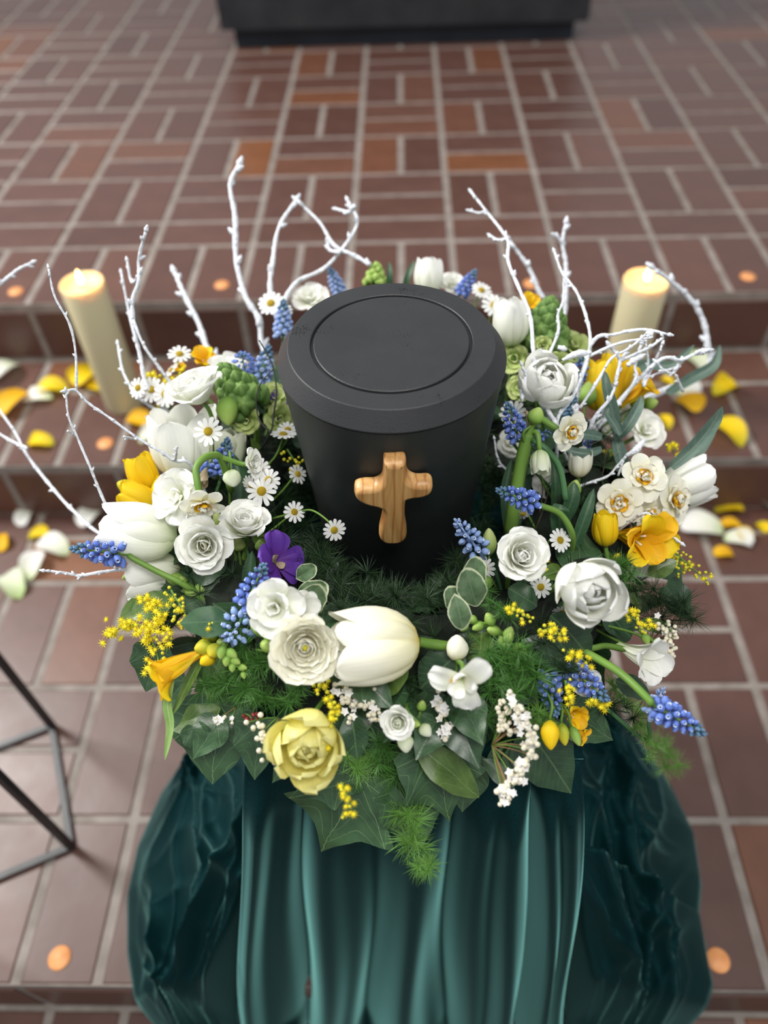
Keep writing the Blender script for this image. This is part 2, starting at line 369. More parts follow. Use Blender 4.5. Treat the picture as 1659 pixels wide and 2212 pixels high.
# ================================================================ candles
def wax_mat():
    m, n, l, b = mat('candle_wax'); b.inputs['Base Color'].default_value = (.54, .49, .31, 1); b.inputs['Roughness'].default_value = .45
    b.inputs['Subsurface Weight'].default_value = .6; b.inputs['Subsurface Radius'].default_value = (.03, .018, .006); b.inputs['Subsurface Scale'].default_value = 1
    return m
WAX = wax_mat()
FLM, n_, l_, b_ = mat('flame'); b_.inputs['Emission Color'].default_value = (1, .72, .35, 1); b_.inputs['Emission Strength'].default_value = 14; b_.inputs['Base Color'].default_value = (1, .6, .2, 1)
for (bx, by, tx, ty, lab) in [(272, 872, 190, 612, 'lit ivory pillar candle standing on the step beside the black frame side, among yellow petals'), (1328, 868, 1368, 606, 'lit ivory pillar candle half hidden behind yellow freesias and tangled white twigs')]:
    p = at_z(bx, by, Z_MID); r = .044; Zt = depth(p)
    # height from the top pixel
    best = min((abs(((ROT.transposed() @ (Vector((p.x, p.y, Z_MID + h / 1000)) - CAM)).y / -(ROT.transposed() @ (Vector((p.x, p.y, Z_MID + h / 1000)) - CAM)).z * -FPX + CY) - ty), h) for h in range(150, 480, 3))[1] / 1000
    c = thing('pillar_candle', lab, 'candle', (p.x, p.y, Z_MID + .003), 'pillar candles on the step')
    lk('wax', mesh('wax', *lathe([(0, 0), (r * .97, 0), (r, .004), (r, best * .5), (r, best - .003), (r * .96, best), (r * .9, best - .002), (r * .82, best - .010), (r * .5, best - .013), (0, best - .013)], 40), m=WAX), c)
    lk('wick', mesh('wick', *tube([(0, 0, best - .014), (.001, 0, best - .006), (.002, 0, best)], [.0012], 6), m=WIRE), c)
    wk = c.children[-1] if False else [q for q in bpy.data.objects if q.parent == c and q.name.startswith('wick')][0]
    lk('flame', mesh('flame', *lathe([(0, best - .004), (.004, best), (.0058, best + .006), (.0045, best + .014), (.002, best + .022), (0, best + .028)], 16), m=FLM), wk)
    L = bpy.data.lights.new('flame_light', 'POINT'); L.energy = .42; L.color = (1, .30, .04); L.shadow_soft_size = .006
    lo = bpy.data.objects.new('flame_light', L); C.objects.link(lo); lo.parent = c; lo.location = (0, 0, best + .034)
    print('candle', p, best)

# ================================================================ pedestal and velvet
PTOP = .606
ped = lk('pedestal', mesh('pedestal', *box(UX - .165, UX + .165, UYY - .20, UYY + .2, 0.004, PTOP - .004, .003), smooth=False, m=noisy('painted_wood', (.02, .02, .02), (.03, .03, .03))))
tag(ped, 'square pedestal hidden beneath the green velvet drape under the wreath', 'pedestal')
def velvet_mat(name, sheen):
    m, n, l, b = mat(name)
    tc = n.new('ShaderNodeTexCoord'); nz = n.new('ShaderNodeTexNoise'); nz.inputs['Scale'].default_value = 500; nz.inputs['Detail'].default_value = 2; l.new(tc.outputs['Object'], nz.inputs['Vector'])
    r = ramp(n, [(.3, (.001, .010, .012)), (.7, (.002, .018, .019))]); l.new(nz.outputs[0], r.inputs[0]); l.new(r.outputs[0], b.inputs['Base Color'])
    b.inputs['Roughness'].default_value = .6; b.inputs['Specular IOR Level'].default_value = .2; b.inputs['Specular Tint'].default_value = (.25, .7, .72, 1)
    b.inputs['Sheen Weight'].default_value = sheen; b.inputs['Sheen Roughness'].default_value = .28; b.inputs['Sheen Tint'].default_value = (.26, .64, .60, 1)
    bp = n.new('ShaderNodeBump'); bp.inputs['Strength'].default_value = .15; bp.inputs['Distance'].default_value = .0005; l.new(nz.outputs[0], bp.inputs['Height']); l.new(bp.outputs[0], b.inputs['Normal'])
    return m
VEL = velvet_mat('velvet', 1.0); VELS = velvet_mat('velvet_side_shade', .42)  # same cloth; weaker sheen puts the side drapes' shade into the material
vel = thing('velvet_cloth', 'dark teal velvet cloth draped over the pedestal and heaped on the tiles', 'drapery', (0, 0, 0))
TL, TR = pt(528, 1640, .745), pt(1256, 1640, .745)
print('drape top', TL, TR)
BLp, BRp = at_z(500, 2212, 0), at_z(1232, 2212, 0)
print('drape bottom', BLp, BRp)
def sst(a, b, x): t = max(0, min(1, (x - a) / (b - a))); return t * t * (3 - 2 * t)
folds = [(-.93, .05, .020), (-.80, .09, -.010), (-.62, .06, -.030), (-.45, .09, .018), (-.22, .07, -.020), (.02, .11, .020), (.25, .06, -.022), (.42, .07, .016), (.60, .07, .022), (.74, .035, -.032), (.84, .035, .020), (.95, .035, .014)]
def fr_fn(a, t):
    u = 2 * a - 1
    T = TL.lerp(TR, a); B = Vector((BLp.x + (BRp.x - BLp.x) * a, BLp.y - .012, Z_LOW + .012))
    s = t ** .9
    p = T.lerp(B, s); p.z = T.z + (B.z - T.z) * t
    A = .9 * sst(0, .12, t) + 1.3 * sst(0, 1, t)
    off = sum(h * math.exp(-((u - c - .05 * (t - .5) * math.sin(c * 9)) / wd) ** 2) for c, wd, h in folds)
    off += .008 * math.sin(u * 23 + 2 * t) * t
    hem = .03 * sst(.86, 1, t) * (1 + math.sin(u * 14))
    p.y -= off * A + hem + .012 * sst(0, .08, t)
    p.x += .004 * math.sin(t * 7 + u * 6)
    return p
lk('front_drape', mesh('front_drape', *grid(150, 70, fr_fn), m=VEL), vel)
# cloth over the pedestal top
lk('top_drape', mesh('top_drape', *grid(30, 30, lambda a, t: Vector((TL.x + (TR.x - TL.x) * a, TL.y + .0005 + .45 * t, TL.z + (PTOP - TL.z) * sst(0, .12, t) + .001))), m=VEL), vel)
def side(sgn, outline, name):
    ys = [o[0] for o in outline]
    def xo(y):
        for (ya, xa), (yb, xb) in zip(outline, outline[1:]):
            if ya >= y >= yb: return xa + (xb - xa) * sst(yb, ya, y) * -1 + (xb - xa) if False else xb + (xa - xb) * ((y - yb) / (ya - yb))
        return outline[-1][1]
    def fn(a, t):
        y = ys[0] + (ys[-1] - ys[0]) * t
        xi = UX + sgn * .150 if y > TL.y else (TL.x if sgn < 0 else TR.x) * (1 - min(1, (TL.y - y) / .13)) + (BLp.x if sgn < 0 else BRp.x) * min(1, (TL.y - y) / .13) + sgn * .004
        X = xo(y); x = xi + (X - xi) * a
        fl = 0.0 if y > YBOT - .01 else Z_LOW * sst(YBOT - .01, YBOT - .05, y)
        h = .34 * (1 - a) ** 1.35 + .10 * math.sqrt(max(0, 1 - a ** 3.0))
        h *= (.55 + .45 * sst(ys[0], ys[0] - .15, y)) * (1 - .72 * sst(TL.y + .06, .12, y))
        w_ = Vector((x * 5.5 + 3 * sgn, y * 5.5, h * 3)); wx = noise.noise(w_) * .5; wy = noise.noise(w_ + Vector((9, 3, 1))) * .5
        d = a * 4.2 + wx * 2.5 + y * 9 * (1 if sgn < 0 else .6); 
        rid = 1 - abs(math.sin(d * 1.6 + wy * 3)); rid2 = 1 - abs(math.sin(y * 24 + a * 5 * sgn + wx * 7)); rid3 = 1 - abs(math.sin((a * 11 - y * 7) + wy * 6)); rid4 = 1 - abs(math.sin(a * 17 + y * 31 + wx * 11)); rid5 = 1 - abs(math.sin(a * 9 - y * 45 + wy * 13))
        c = 1.15 * (.034 * rid ** 2.0 + .020 * rid2 ** 2.2 + .018 * rid3 ** 2.4 + .006 * rid4 ** 2.5 + .006 * rid5 ** 2.5) * (1 - sst(.60, .95, a)) * (math.sin(math.pi * min(1, a * 1.02) ** .8) ** .7 if a < .98 else 0)
        z = fl + (h + c * 1.1) * 1 + .008
        if a > .96: z = fl + .008 + (h + c) * (1 - (a - .96) / .04)
        if y < TL.y - .01: z = fl + .008 + (z - fl - .008) * (1 - (1 - sst(0, .05, a)) * sst(TL.y - .01, TL.y - .05, y))
        return Vector((x + sgn * c * .3 * (1 - a), y - c * .2, max(z, fl + .006)))
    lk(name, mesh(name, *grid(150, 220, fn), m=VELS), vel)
OL = [at_z(p[0], p[1], .04) for p in [(470, 1500), (410, 1610), (335, 1720), (285, 1830), (262, 1930), (262, 2050), (285, 2200)]]
ORR = [at_z(p[0], p[1], .04) for p in [(1280, 1480), (1390, 1600), (1460, 1700), (1510, 1800), (1525, 1900), (1520, 1960), (1552, 2120), (1530, 2200)]]
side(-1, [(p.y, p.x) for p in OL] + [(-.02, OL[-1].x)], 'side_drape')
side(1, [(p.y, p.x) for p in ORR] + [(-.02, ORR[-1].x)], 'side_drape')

# ================================================================ urn
def urn_mat(name, c1, c2):
    m, n, l, b = mat(name)
    tc = n.new('ShaderNodeTexCoord'); nz = n.new('ShaderNodeTexNoise'); nz.inputs['Scale'].default_value = 14; nz.inputs['Detail'].default_value = 6; l.new(tc.outputs['Object'], nz.inputs['Vector'])
    r = ramp(n, [(.3, c1), (.7, c2)]); l.new(nz.outputs[0], r.inputs[0])
    vo = n.new('ShaderNodeTexVoronoi'); vo.inputs['Scale'].default_value = 430; l.new(tc.outputs['Object'], vo.inputs['Vector'])
    n2 = n.new('ShaderNodeTexNoise'); n2.inputs['Scale'].default_value = 32; n2.inputs['Detail'].default_value = 3; l.new(tc.outputs['Object'], n2.inputs['Vector'])
    mr = n.new('ShaderNodeMapRange'); mr.inputs['From Min'].default_value = .53; mr.inputs['From Max'].default_value = .74; mr.inputs['To Min'].default_value = 0; mr.inputs['To Max'].default_value = .48; l.new(n2.outputs[0], mr.inputs[0])
    lt = n.new('ShaderNodeMath'); lt.operation = 'LESS_THAN'; l.new(vo.outputs['Distance'], lt.inputs[0]); l.new(mr.outputs[0], lt.inputs[1])
    mx = n.new('ShaderNodeMix'); mx.data_type = 'RGBA'; l.new(lt.outputs[0], mx.inputs[0]); l.new(r.outputs[0], mx.inputs[6]); mx.inputs[7].default_value = (.002, .002, .002, 1)
    l.new(mx.outputs[2], b.inputs['Base Color']); b.inputs['Roughness'].default_value = .5; b.inputs['Specular IOR Level'].default_value = .45
    fn_ = n.new('ShaderNodeTexNoise'); fn_.inputs['Scale'].default_value = 900; l.new(tc.outputs['Object'], fn_.inputs['Vector'])
    sb = n.new('ShaderNodeMath'); sb.operation = 'MULTIPLY_ADD'; l.new(lt.outputs[0], sb.inputs[0]); sb.inputs[1].default_value = -2.5; l.new(fn_.outputs[0], sb.inputs[2])
    bp = n.new('ShaderNodeBump'); bp.inputs['Strength'].default_value = .35; bp.inputs['Distance'].default_value = .0006; l.new(sb.outputs[0], bp.inputs['Height']); l.new(bp.outputs[0], b.inputs['Normal'])
    return m
UB = urn_mat('urn_body', (.008, .011, .011), (.014, .018, .018)); UL = urn_mat('urn_lid', (.014, .0145, .016), (.022, .0225, .0245))
ZT = .904; ZB = ZT - .284
urn = thing('cremation_urn', 'matt black cremation urn standing in the middle of the flower wreath', 'urn', (UX, UYY, ZB))
h = ZT - ZB
lk('body', mesh('body', *lathe([(0, 0), (.077, 0), (.0795, .003), (.0825, .03), (.088, .10), (.0945, .17), (.1005, .235), (.1035, h - .020), (.1035, h - .0185), (.098, h - .018), (0, h - .018)], 96), m=UB), urn)
lid_ = lk('lid', mesh('lid', *lathe([(.095, h - .0175), (.1038, h - .0172), (.1046, h - .0165), (.1046, h - .0155), (.0937, h - .0004), (.0930, h), (.0925, h), (.085, h + .0002), (.0738, h), (.0731, h - .0006), (.0725, h - .003), (.0708, h - .003), (.0702, h - .0006), (.0694, h), (.05, h - .0006), (.02, h - .0022), (0, h - .003)], 128), m=UL), urn)
for o in bpy.data.objects:
    if o.parent == urn: o.data.set_sharp_from_angle(angle=D2R(22))
lk('base_rim', mesh('base_rim', *lathe([(.070, -.006), (.086, -.006), (.087, -.003), (.086, 0), (.078, .001)], 64), m=UL), urn)
# olive wood cross
def wood():
    m, n, l, b = mat('olive_wood')
    tc = n.new('ShaderNodeTexCoord'); mp = n.new('ShaderNodeMapping'); mp.inputs['Scale'].default_value = (60, 7, 60); mp.inputs['Rotation'].default_value = (0, 0, .12); l.new(tc.outputs['Object'], mp.inputs[0])
    nz = n.new('ShaderNodeTexNoise'); nz.inputs['Scale'].default_value = 1.6; nz.inputs['Detail'].default_value = 5; nz.inputs['Distortion'].default_value = .8; l.new(mp.outputs[0], nz.inputs['Vector'])
    wv = n.new('ShaderNodeTexWave'); wv.inputs['Scale'].default_value = .55; wv.inputs['Distortion'].default_value = 6; wv.inputs['Detail'].default_value = 3; l.new(mp.outputs[0], wv.inputs['Vector'])
    r = ramp(n, [(.2, (.24, .10, .03)), (.42, (.46, .24, .08)), (.6, (.58, .34, .13)), (.85, (.68, .43, .19))]); l.new(nz.outputs[0], r.inputs[0])
    r2 = ramp(n, [(0, (.74, .60, .48)), (.18, (1, 1, 1)), (1, (1, 1, 1))]); l.new(wv.outputs[0], r2.inputs[0])
    mx = n.new('ShaderNodeMix'); mx.data_type = 'RGBA'; mx.blend_type = 'MULTIPLY'; mx.inputs[0].default_value = 1; l.new(r.outputs[0], mx.inputs[6]); l.new(r2.outputs[0], mx.inputs[7])
    l.new(mx.outputs[2], b.inputs['Base Color']); b.inputs['Roughness'].default_value = .42
    return m
CO = [(-9, 0), (0, -.5), (9, 0), (10.5, 12), (13, 21), (20, 26), (30, 26), (34, 31), (33, 39), (26, 44), (16, 46), (11, 51), (10.5, 75), (13, 98), (11.5, 107), (5, 112), (-6, 112), (-12, 107), (-13.5, 97), (-10.5, 75), (-10, 63), (-14, 58), (-24, 54), (-32, 48), (-35, 41), (-34, 34), (-27, 31), (-17, 30), (-11, 24), (-9.5, 12)]
CP = [Vector((x, -y, 0)) for x, y in CO]; CPs = spline(CP + [CP[0]], 5)[:-1]
def inset(P, d):
    n_ = len(P); out = []
    for i in range(n_):
        t = (P[(i + 1) % n_] - P[i - 1]).normalized(); nn = Vector((t.y, -t.x, 0)); out.append(P[i] - (nn if True else -nn) * -d)
    return out
V = []; F = []
area2 = sum(CPs[i].x * CPs[(i + 1) % len(CPs)].y - CPs[(i + 1) % len(CPs)].x * CPs[i].y for i in range(len(CPs)))
sg = -1 if area2 < 0 else 1
rings = [(0, 1.6), (1.5, .3), (4, 0), (10, 0), (13, .8), (15.2, 2.4), (16.3, 4.8)]
for z, d in rings:
    for q in inset(CPs, 0 if d == 0 else (sg * -d) * -1 * 1): pass
for z, d in rings:
    n_ = len(CPs)
    for i in range(n_):
        t = (CPs[(i + 1) % n_] - CPs[i - 1]).normalized(); inn = Vector((-t.y, t.x, 0)) * sg
        V.append(((CPs[i] + inn * d).x / 1000, (CPs[i] + inn * d).y / 1000, z / 1000))
N = len(CPs)
for k in range(len(rings) - 1):
    for i in range(N):
        a, b = k * N + i, k * N + (i + 1) % N
        F.append((a, b, b + N, a + N) if sg > 0 else (b, a, a + N, b + N))
from mathutils.geometry import tessellate_polygon
F.append(tuple(range(N))[::-1] if sg > 0 else tuple(range(N))); tb = (len(rings) - 1) * N
nb = len(F)
for t3 in tessellate_polygon([[Vector(V[tb + i]) for i in range(N)]]):
    a, b, c = (Vector(V[tb + i]) for i in t3); nz_ = (b - a).cross(c - a).z
    F.append(tuple(tb + i for i in (t3 if nz_ > 0 else t3[::-1])))
cm = mesh('wooden_cross', V, F, [(v[0] * 8, v[1] * 8) for v in V], m=wood()); cro = lk('wooden_cross', cm)
for q in range(nb - 1, len(F)): cm.polygons[q].use_smooth = False
# front of the body below the lid, leaning with the wall of the urn
hx = ROT @ Vector(((852 - CX) / FPX, -(1003 - CY) / FPX, -1))
best = None
for k in range(3000):
    p = CAM + hx * (.4 + k * .0002); zz = p.z - ZB; rr = .0795 + (zz / .27) * .024
    if math.hypot(p.x - UX, p.y - UYY) < rr + .014: best = p; break
ang = math.atan2(best.y - UYY, best.x - UX); lean = math.atan2(.024, .27)
outv = Vector((math.cos(ang) * math.cos(lean), math.sin(ang) * math.cos(lean), -math.sin(lean)))
upv = Vector((math.cos(ang) * math.sin(lean), math.sin(ang) * math.sin(lean), math.cos(lean)))
xv = upv.cross(outv)
R3 = Matrix((xv, upv, outv)).transposed()
cro.matrix_world = Matrix.Translation(best - outv * .0145) @ R3.to_4x4() @ Matrix.Rotation(D2R(-1.5), 4, 'Z') @ Matrix.Diagonal((1, 1.08, 1, 1))
tag(cro, 'olive wood cross with rounded arms fixed to the front of the black urn', 'cross')
print('cross', best, xv)

for o in list(bpy.data.objects):
    if o.parent == vel: mdf = o.modifiers.new('thickness', 'SOLIDIFY'); mdf.thickness = .0022; mdf.offset = -1
# ================================================================ FLOWER LIBRARY
PM = {}
def petal_mesh(L, W, a, r0=.02, z0=0, wrap=.4, ruf=0.0, rn=5, shape=(.6, 4, .5), base=0.0, m=None, seed=0, nu=8, nv=9, notch=0.0, fold=0.0, asym=0.0):
    key = (L, W, a, r0, z0, wrap, ruf, rn, shape, base, m.name, seed, notch, fold, asym, nu, nv)
    if key in PM: return PM[key]
    r_ = random.Random(hash((L, W, seed)) & 0xffff); ph = r_.uniform(0, 6.3)
    p, q, e = shape
    def wid(v): return (v ** p) * max(0, 1 - v ** q) ** e
    mx = max(wid(i / 60) for i in range(61))
    n_ = 40; R = [r0]; Z = [z0]; A = []
    for i in range(n_ + 1):
        v = i / n_; al = (a[0] * (1 - v) ** 2 + 2 * (2 * a[1] - .5 * (a[0] + a[2])) * v * (1 - v) + a[2] * v * v); A.append(D2R(al))
        R.append(R[-1] + math.sin(D2R(al)) * L / n_); Z.append(Z[-1] + math.cos(D2R(al)) * L / n_)
    def fn(i, j):
        u = 2 * i - 1; v = 1 - (1 - j) ** 1.5
        ww = W / 2 * max(wid(v) / mx, base * (1 - v) if v < .9 else 0) * (1 + .12 * ruf * 8 * math.sin(7 * v + ph) * abs(u) ** 3)
        if j == 0: ww = W / 2 * max(base, .12)
        s = ww * u; k = v * n_; kk = min(int(k), n_ - 1); f = k - kk
        sh = notch * (math.cos(u * 1.5) - 1) * v ** 3 * 0 - notch * (1 - abs(u)) ** 2 * v ** 4
        r = R[kk] + (R[kk + 1] - R[kk]) * f; z = Z[kk] + (Z[kk + 1] - Z[kk]) * f; al = A[kk]
        t = (math.sin(al), math.cos(al)); nn = (-math.cos(al), math.sin(al))
        rho = max(wrap * (.5 + .5 * v) if wrap < 1 else wrap, .02); th = max(-2.2, min(2.2, s / rho))
        y = rho * math.sin(th); inn = rho * (1 - math.cos(th))
        d = ruf * v ** 1.5 * (math.sin(u * rn + ph) * (abs(u) ** 1.2) + .5 * math.sin(v * 9 + u * 2 + ph * 2) * .5) + fold * (1 - abs(u)) ** 2 * -v * (1 - v)
        inn += d
        return (r + nn[0] * inn + t[0] * sh, y + asym * v * v * L, z + nn[1] * inn + t[1] * sh)
    v, f, u = grid(nu, nv, fn); PM[key] = mesh('petal', v, f, u, m=m); return PM[key]
def bud_mesh(L=1, R=.3, m=None, lob=3, amp=.15, tip=.12, n=12):
    key = ('bud', L, R, m.name, lob, tip)
    if key not in PM:
        pr = [(R * .2, 0), (R * .62, L * .10), (R * .93, L * .28), (R, L * .45), (R * .85, L * .65), (R * .55, L * .84), (R * tip * 2, L * .96), (0, L)]
        PM[key] = mesh('bud', *lathe(pr, n, lob, amp), m=m)
    return PM[key]
def ring(parent, n, off, tilt, jit, name='petal', scale=1.0, z=0, r_=rnd, variants=1, **k):
    for i in range(n):
        me = petal_mesh(seed=i % variants, **k)
        o = lk(name, me, parent)
        o.rotation_euler = (r_.uniform(-jit, jit), tilt + r_.uniform(-jit, jit), off + 2 * math.pi * i / n + r_.uniform(-jit, jit))
        s = scale * r_.uniform(.94, 1.06); o.scale = (s, s, s); o.location = (0, 0, z)
def s_rose(p, m, m2=None, open_=0.0):
    m2 = m2 or m
    ring(p, 3, .3, 0, .06, L=.36, W=.30, a=(20, -12, -25), wrap=.07, m=m2, z=.02, nu=6)
    ring(p, 3, 1.0, 0, .06, L=.40, W=.40, a=(30, -4, -22), wrap=.13, m=m2, ruf=.01)
    ring(p, 4, .1, 0, .07, L=.46, W=.46, a=(45, 4, -8), wrap=.19, m=m2, ruf=.02, variants=2)
    ring(p, 4, .8, 0, .07, L=.52, W=.54, a=(60, 16, 14), wrap=.26, m=m, ruf=.02, variants=2)
    ring(p, 5, .2, 0, .08, L=.58, W=.62, a=(72, 30 + open_, 48 + open_), wrap=.36, m=m, ruf=.03, variants=3)
    ring(p, 5, .9, 0, .08, L=.64, W=.66, a=(84, 44 + open_, 84 + open_), wrap=.5, m=m, ruf=.04, variants=3)
def s_lisi(p, m=None):   # open lisianthus: few broad petals around a hollow centre
    m = m or W1
    ring(p, 2, .3, 0, .05, L=.44, W=.44, a=(30, -2, -14), wrap=.15, m=W2)
    ring(p, 3, 1.2, 0, .06, L=.50, W=.56, a=(50, 4, 0), wrap=.21, m=m, ruf=.015, variants=3)
    ring(p, 4, .2, 0, .07, L=.56, W=.66, a=(66, 14, 24), wrap=.29, m=m, ruf=.02, variants=2)
    ring(p, 5, .7, 0, .08, L=.62, W=.74, a=(84, 28, 62), wrap=.4, m=m, ruf=.03, variants=3)
    ring(p, 4, .1, 0, .08, L=.66, W=.74, a=(92, 44, 84), wrap=.5, m=m, ruf=.035, variants=3)
    lk('stigma', bud_mesh(.2, .03, GB), p).location = (0, 0, .1)
def s_tulip(p, m, open_=0.0, width=1.0):
    ring(p, 3, .5, 0, .04, L=1.24, W=.70 * width, a=(82, 2 + open_, -18 + open_), wrap=.28 * width, m=m, ruf=.015, shape=(.5, 3.2, .6), nu=10, nv=12)
    ring(p, 3, 1.55, 0, .05, L=1.28, W=.80 * width, a=(88, 6 + open_, -15 + open_ * 1.3), wrap=.31 * width, m=m, ruf=.02, shape=(.45, 3.2, .6), variants=3, nu=10, nv=12)
    lk('pistil', bud_mesh(.4, .06, GB), p)
def s_peony(p, m, m2=None, k_=1.0):
    m2 = m2 or m
    ring(p, 4, .3, 0, .12, L=.52, W=.40, a=(50, -10, -50), wrap=.15, m=m2, ruf=.05, variants=2)
    ring(p, 4, .9, 0, .10, L=.66, W=.52, a=(66, 2, -60), wrap=.24, m=m, ruf=.05, variants=2)
    ring(p, 5, .3, 0, .10, L=.80, W=.64, a=(84, 10, -58), wrap=.32, m=m, ruf=.04 * k_, variants=3, nu=10)
    ring(p, 5, 1.0, 0, .08, L=.92, W=.74, a=(96, 22, -44), wrap=.42, m=m, ruf=.035 * k_, variants=3, nu=10)
    ring(p, 4, .6, 0, .08, L=.90, W=.72, a=(100, 36, -14), wrap=.45, m=m, ruf=.04 * k_, variants=3, nu=10)
def s_ranun(p, m):
    lk('eye', bud_mesh(.12, .05, YB), p).location = (0, 0, .08)
    for i in range(7):
        ring(p, 6 + i // 2, i * 1.1, 0, .07, L=.20 + .062 * i, W=.20 + .055 * i, a=(60 + 4 * i, 6 + 7 * i, -50 + 16 * i), wrap=.12 + .05 * i, m=m, ruf=.014, variants=2, r0=.03 + .012 * i, nu=6, nv=7)
    ring(p, 6, .4, 0, .1, L=.60, W=.44, a=(88, 66, 92), wrap=.6, m=m, ruf=.03, variants=3)
def s_daff(p, m=W2, my=YO):
    ring(p, 3, .1, 0, .08, L=.52, W=.44, a=(70, 84, 96), wrap=.9, m=m, ruf=.03, variants=3, shape=(.5, 3.5, .55))
    ring(p, 3, 1.15, 0, .08, L=.50, W=.42, a=(66, 80, 90), wrap=.9, m=m, ruf=.03, variants=3, shape=(.5, 3.5, .55))
    ring(p, 5, .5, 0, .14, L=.34, W=.30, a=(50, 55, 70), wrap=.4, m=m, ruf=.05, variants=2, nu=6)
    ring(p, 5, .2, 0, .2, name='corona_segment', L=.24, W=.20, a=(30, 38, 64), wrap=.2, m=my, ruf=.05, nu=6)
    ring(p, 5, .9, 0, .25, L=.24, W=.20, a=(20, 20, 40), wrap=.15, m=m, ruf=.06, variants=2, nu=6)
    ring(p, 3, .2, 0, .25, name='corona_segment', L=.17, W=.14, a=(8, 12, 30), wrap=.12, m=my, ruf=.05, nu=6)
    ring(p, 4, .4, 0, .25, L=.19, W=.16, a=(4, 4, 20), wrap=.12, m=m, ruf=.05, nu=6)
def s_free(p, m, m2=None, tip=58, ruf=.03):
    m2 = m2 or m
    for o, e in ((0.2, 0), (1.25, .05)):
        ring(p, 3, o, 0, .06, L=.98, W=.50, a=(3, 18, tip + e * 160), wrap=.25, m=m if e else m2, ruf=ruf, variants=3, z=-.3, r0=.05, base=.32, shape=(.9, 4, .5), nu=8, nv=12)
    for i in range(3):
        a = i * 2.1; lk('stamen', mesh('stamen', *tube([(0, 0, -.1), (.04 * math.cos(a), .04 * math.sin(a), .1), (.09 * math.cos(a), .09 * math.sin(a), .26)], [.010, .016], 5, 2), m=W2), p)
def s_open(p, m):        # wide open frilly flower with irregular centre
    ring(p, 5, .2, 0, .12, L=.58, W=.62, a=(60, 70, 80), wrap=.6, m=m, ruf=.06, variants=3, nu=10)
    ring(p, 4, .8, 0, .14, L=.46, W=.50, a=(40, 45, 60), wrap=.35, m=m, ruf=.05, variants=3)
    ring(p, 3, .1, 0, .14, L=.32, W=.32, a=(20, 20, 10), wrap=.16, m=m, ruf=.05, variants=2)
    ring(p, 3, .1, 0, .3, L=.22, W=.12, a=(10, 20, 30), wrap=.1, m=W2, nu=4)
def s_iris(p, m):
    ring(p, 3, .4, 0, .1, L=.66, W=.52, a=(30, 80, 120), wrap=.7, m=m, ruf=.07, rn=7, variants=3, nu=10)
    ring(p, 3, 1.5, 0, .12, L=.40, W=.32, a=(20, 40, 60), wrap=.3, m=m, ruf=.06, variants=3)
    ring(p, 2, .4, 0, .1, name='corona_segment', L=.26, W=.14, a=(20, 50, 60), wrap=.3, m=YO, nu=4)
def s_pansy(p, m=PU):
    ring(p, 3, .3, 0, .15, L=.62, W=.62, a=(60, 80, 110), wrap=.8, m=m, ruf=.10, rn=6, variants=3, nu=10)
    ring(p, 2, 1.6, 0, .15, L=.52, W=.56, a=(50, 70, 80), wrap=.8, m=m, ruf=.06, variants=2)
    ring(p, 2, .9, 0, .2, L=.2, W=.16, a=(30, 50, 60), wrap=.3, m=PS, ruf=.05, nu=4)
def disc_mesh():
    if 'disc' not in PM:
        V, F, U = lathe([(.02, -.05), (.13, -.035), (.155, .0), (.145, .04), (.11, .075), (.06, .095), (0, .10)], 16); PM['disc'] = mesh('disc', V, F, U, m=DISC)
        V, F, U = lathe([(.02, -.10), (.10, -.07), (.15, -.03), (.10, -.02)], 10); PM['cal'] = mesh('calyx', V, F, U, m=GB)
    return PM['disc']
def s_daisy(p, m=WD, droop=0):
    n = rnd.choice((12, 13, 14))
    ring(p, n, rnd.random(), 0, .05, L=.38, W=.15, a=(86, 90 + droop, 94 + droop), wrap=.3, r0=.12, m=m, ruf=.008, base=.5, shape=(.35, 7, .5), nu=4, nv=5, variants=2)
    lk('disc', disc_mesh(), p); lk('calyx', PM['cal'], p)
SPECS = dict(rose=lambda p: s_rose(p, W1), lisi=s_lisi, tulip=lambda p: s_tulip(p, W1), tulip_cream=lambda p: s_tulip(p, W2, 7), tulip_open=lambda p: s_tulip(p, W1, 9), tulip_green=lambda p: s_tulip(p, W3, 3), ytulip=lambda p: s_tulip(p, YL, 2, .95),
    peony=lambda p: s_peony(p, W1), ypeony=lambda p: s_peony(p, YP, None, 1.7), ranun=lambda p: s_ranun(p, W2), daff=s_daff, yfree=lambda p: s_free(p, YL, YO, 78, .045), wfree=lambda p: s_free(p, W1, W1, 60, .04), open=lambda p: s_open(p, W1),
    gopen=lambda p: s_open(p, W3), iris=lambda p: s_iris(p, W1), pansy=s_pansy, daisy=s_daisy, srose=lambda p: s_rose(p, W1, W3, -6), lime=lambda p: s_open(p, LG))
def dirot(d, roll=0.0):
    q = vdir(d).to_track_quat('Z', 'Y'); return (q.to_matrix() @ Matrix.Rotation(roll, 3, 'Z')).to_quaternion()
def inner(root, V):
    Mi = MW[root.name].inverted(); return [Mi @ Vector(p) for p in V]
CORE = lambda p: Vector((UX, UYY, ZC)) + Vector((p.x - UX, p.y - UYY, 0)).normalized() * RR + Vector((rnd.uniform(-.015, .015), rnd.uniform(-.015, .015), -.01))
def stem(root, P, r0, r1=None, m=None, name='stem', k=5, sides=7):
    V, F, U = tube(P, [r0, r1 or r0], sides, k); return lk(name, mesh(name, inner(root, V), F, U, m=m or ST), root)
def autostem(root, base, axis, r, m=None, px=None):
    if px: P = [base] + [pt(*q) for q in px]
    else:
        c = CORE(base); L = (c - base).length; P = [base, base - axis * min(.02, L * .4), base.lerp(c, .65) - axis * L * .12, c]
    return stem(root, P, r, r * 1.15, m)
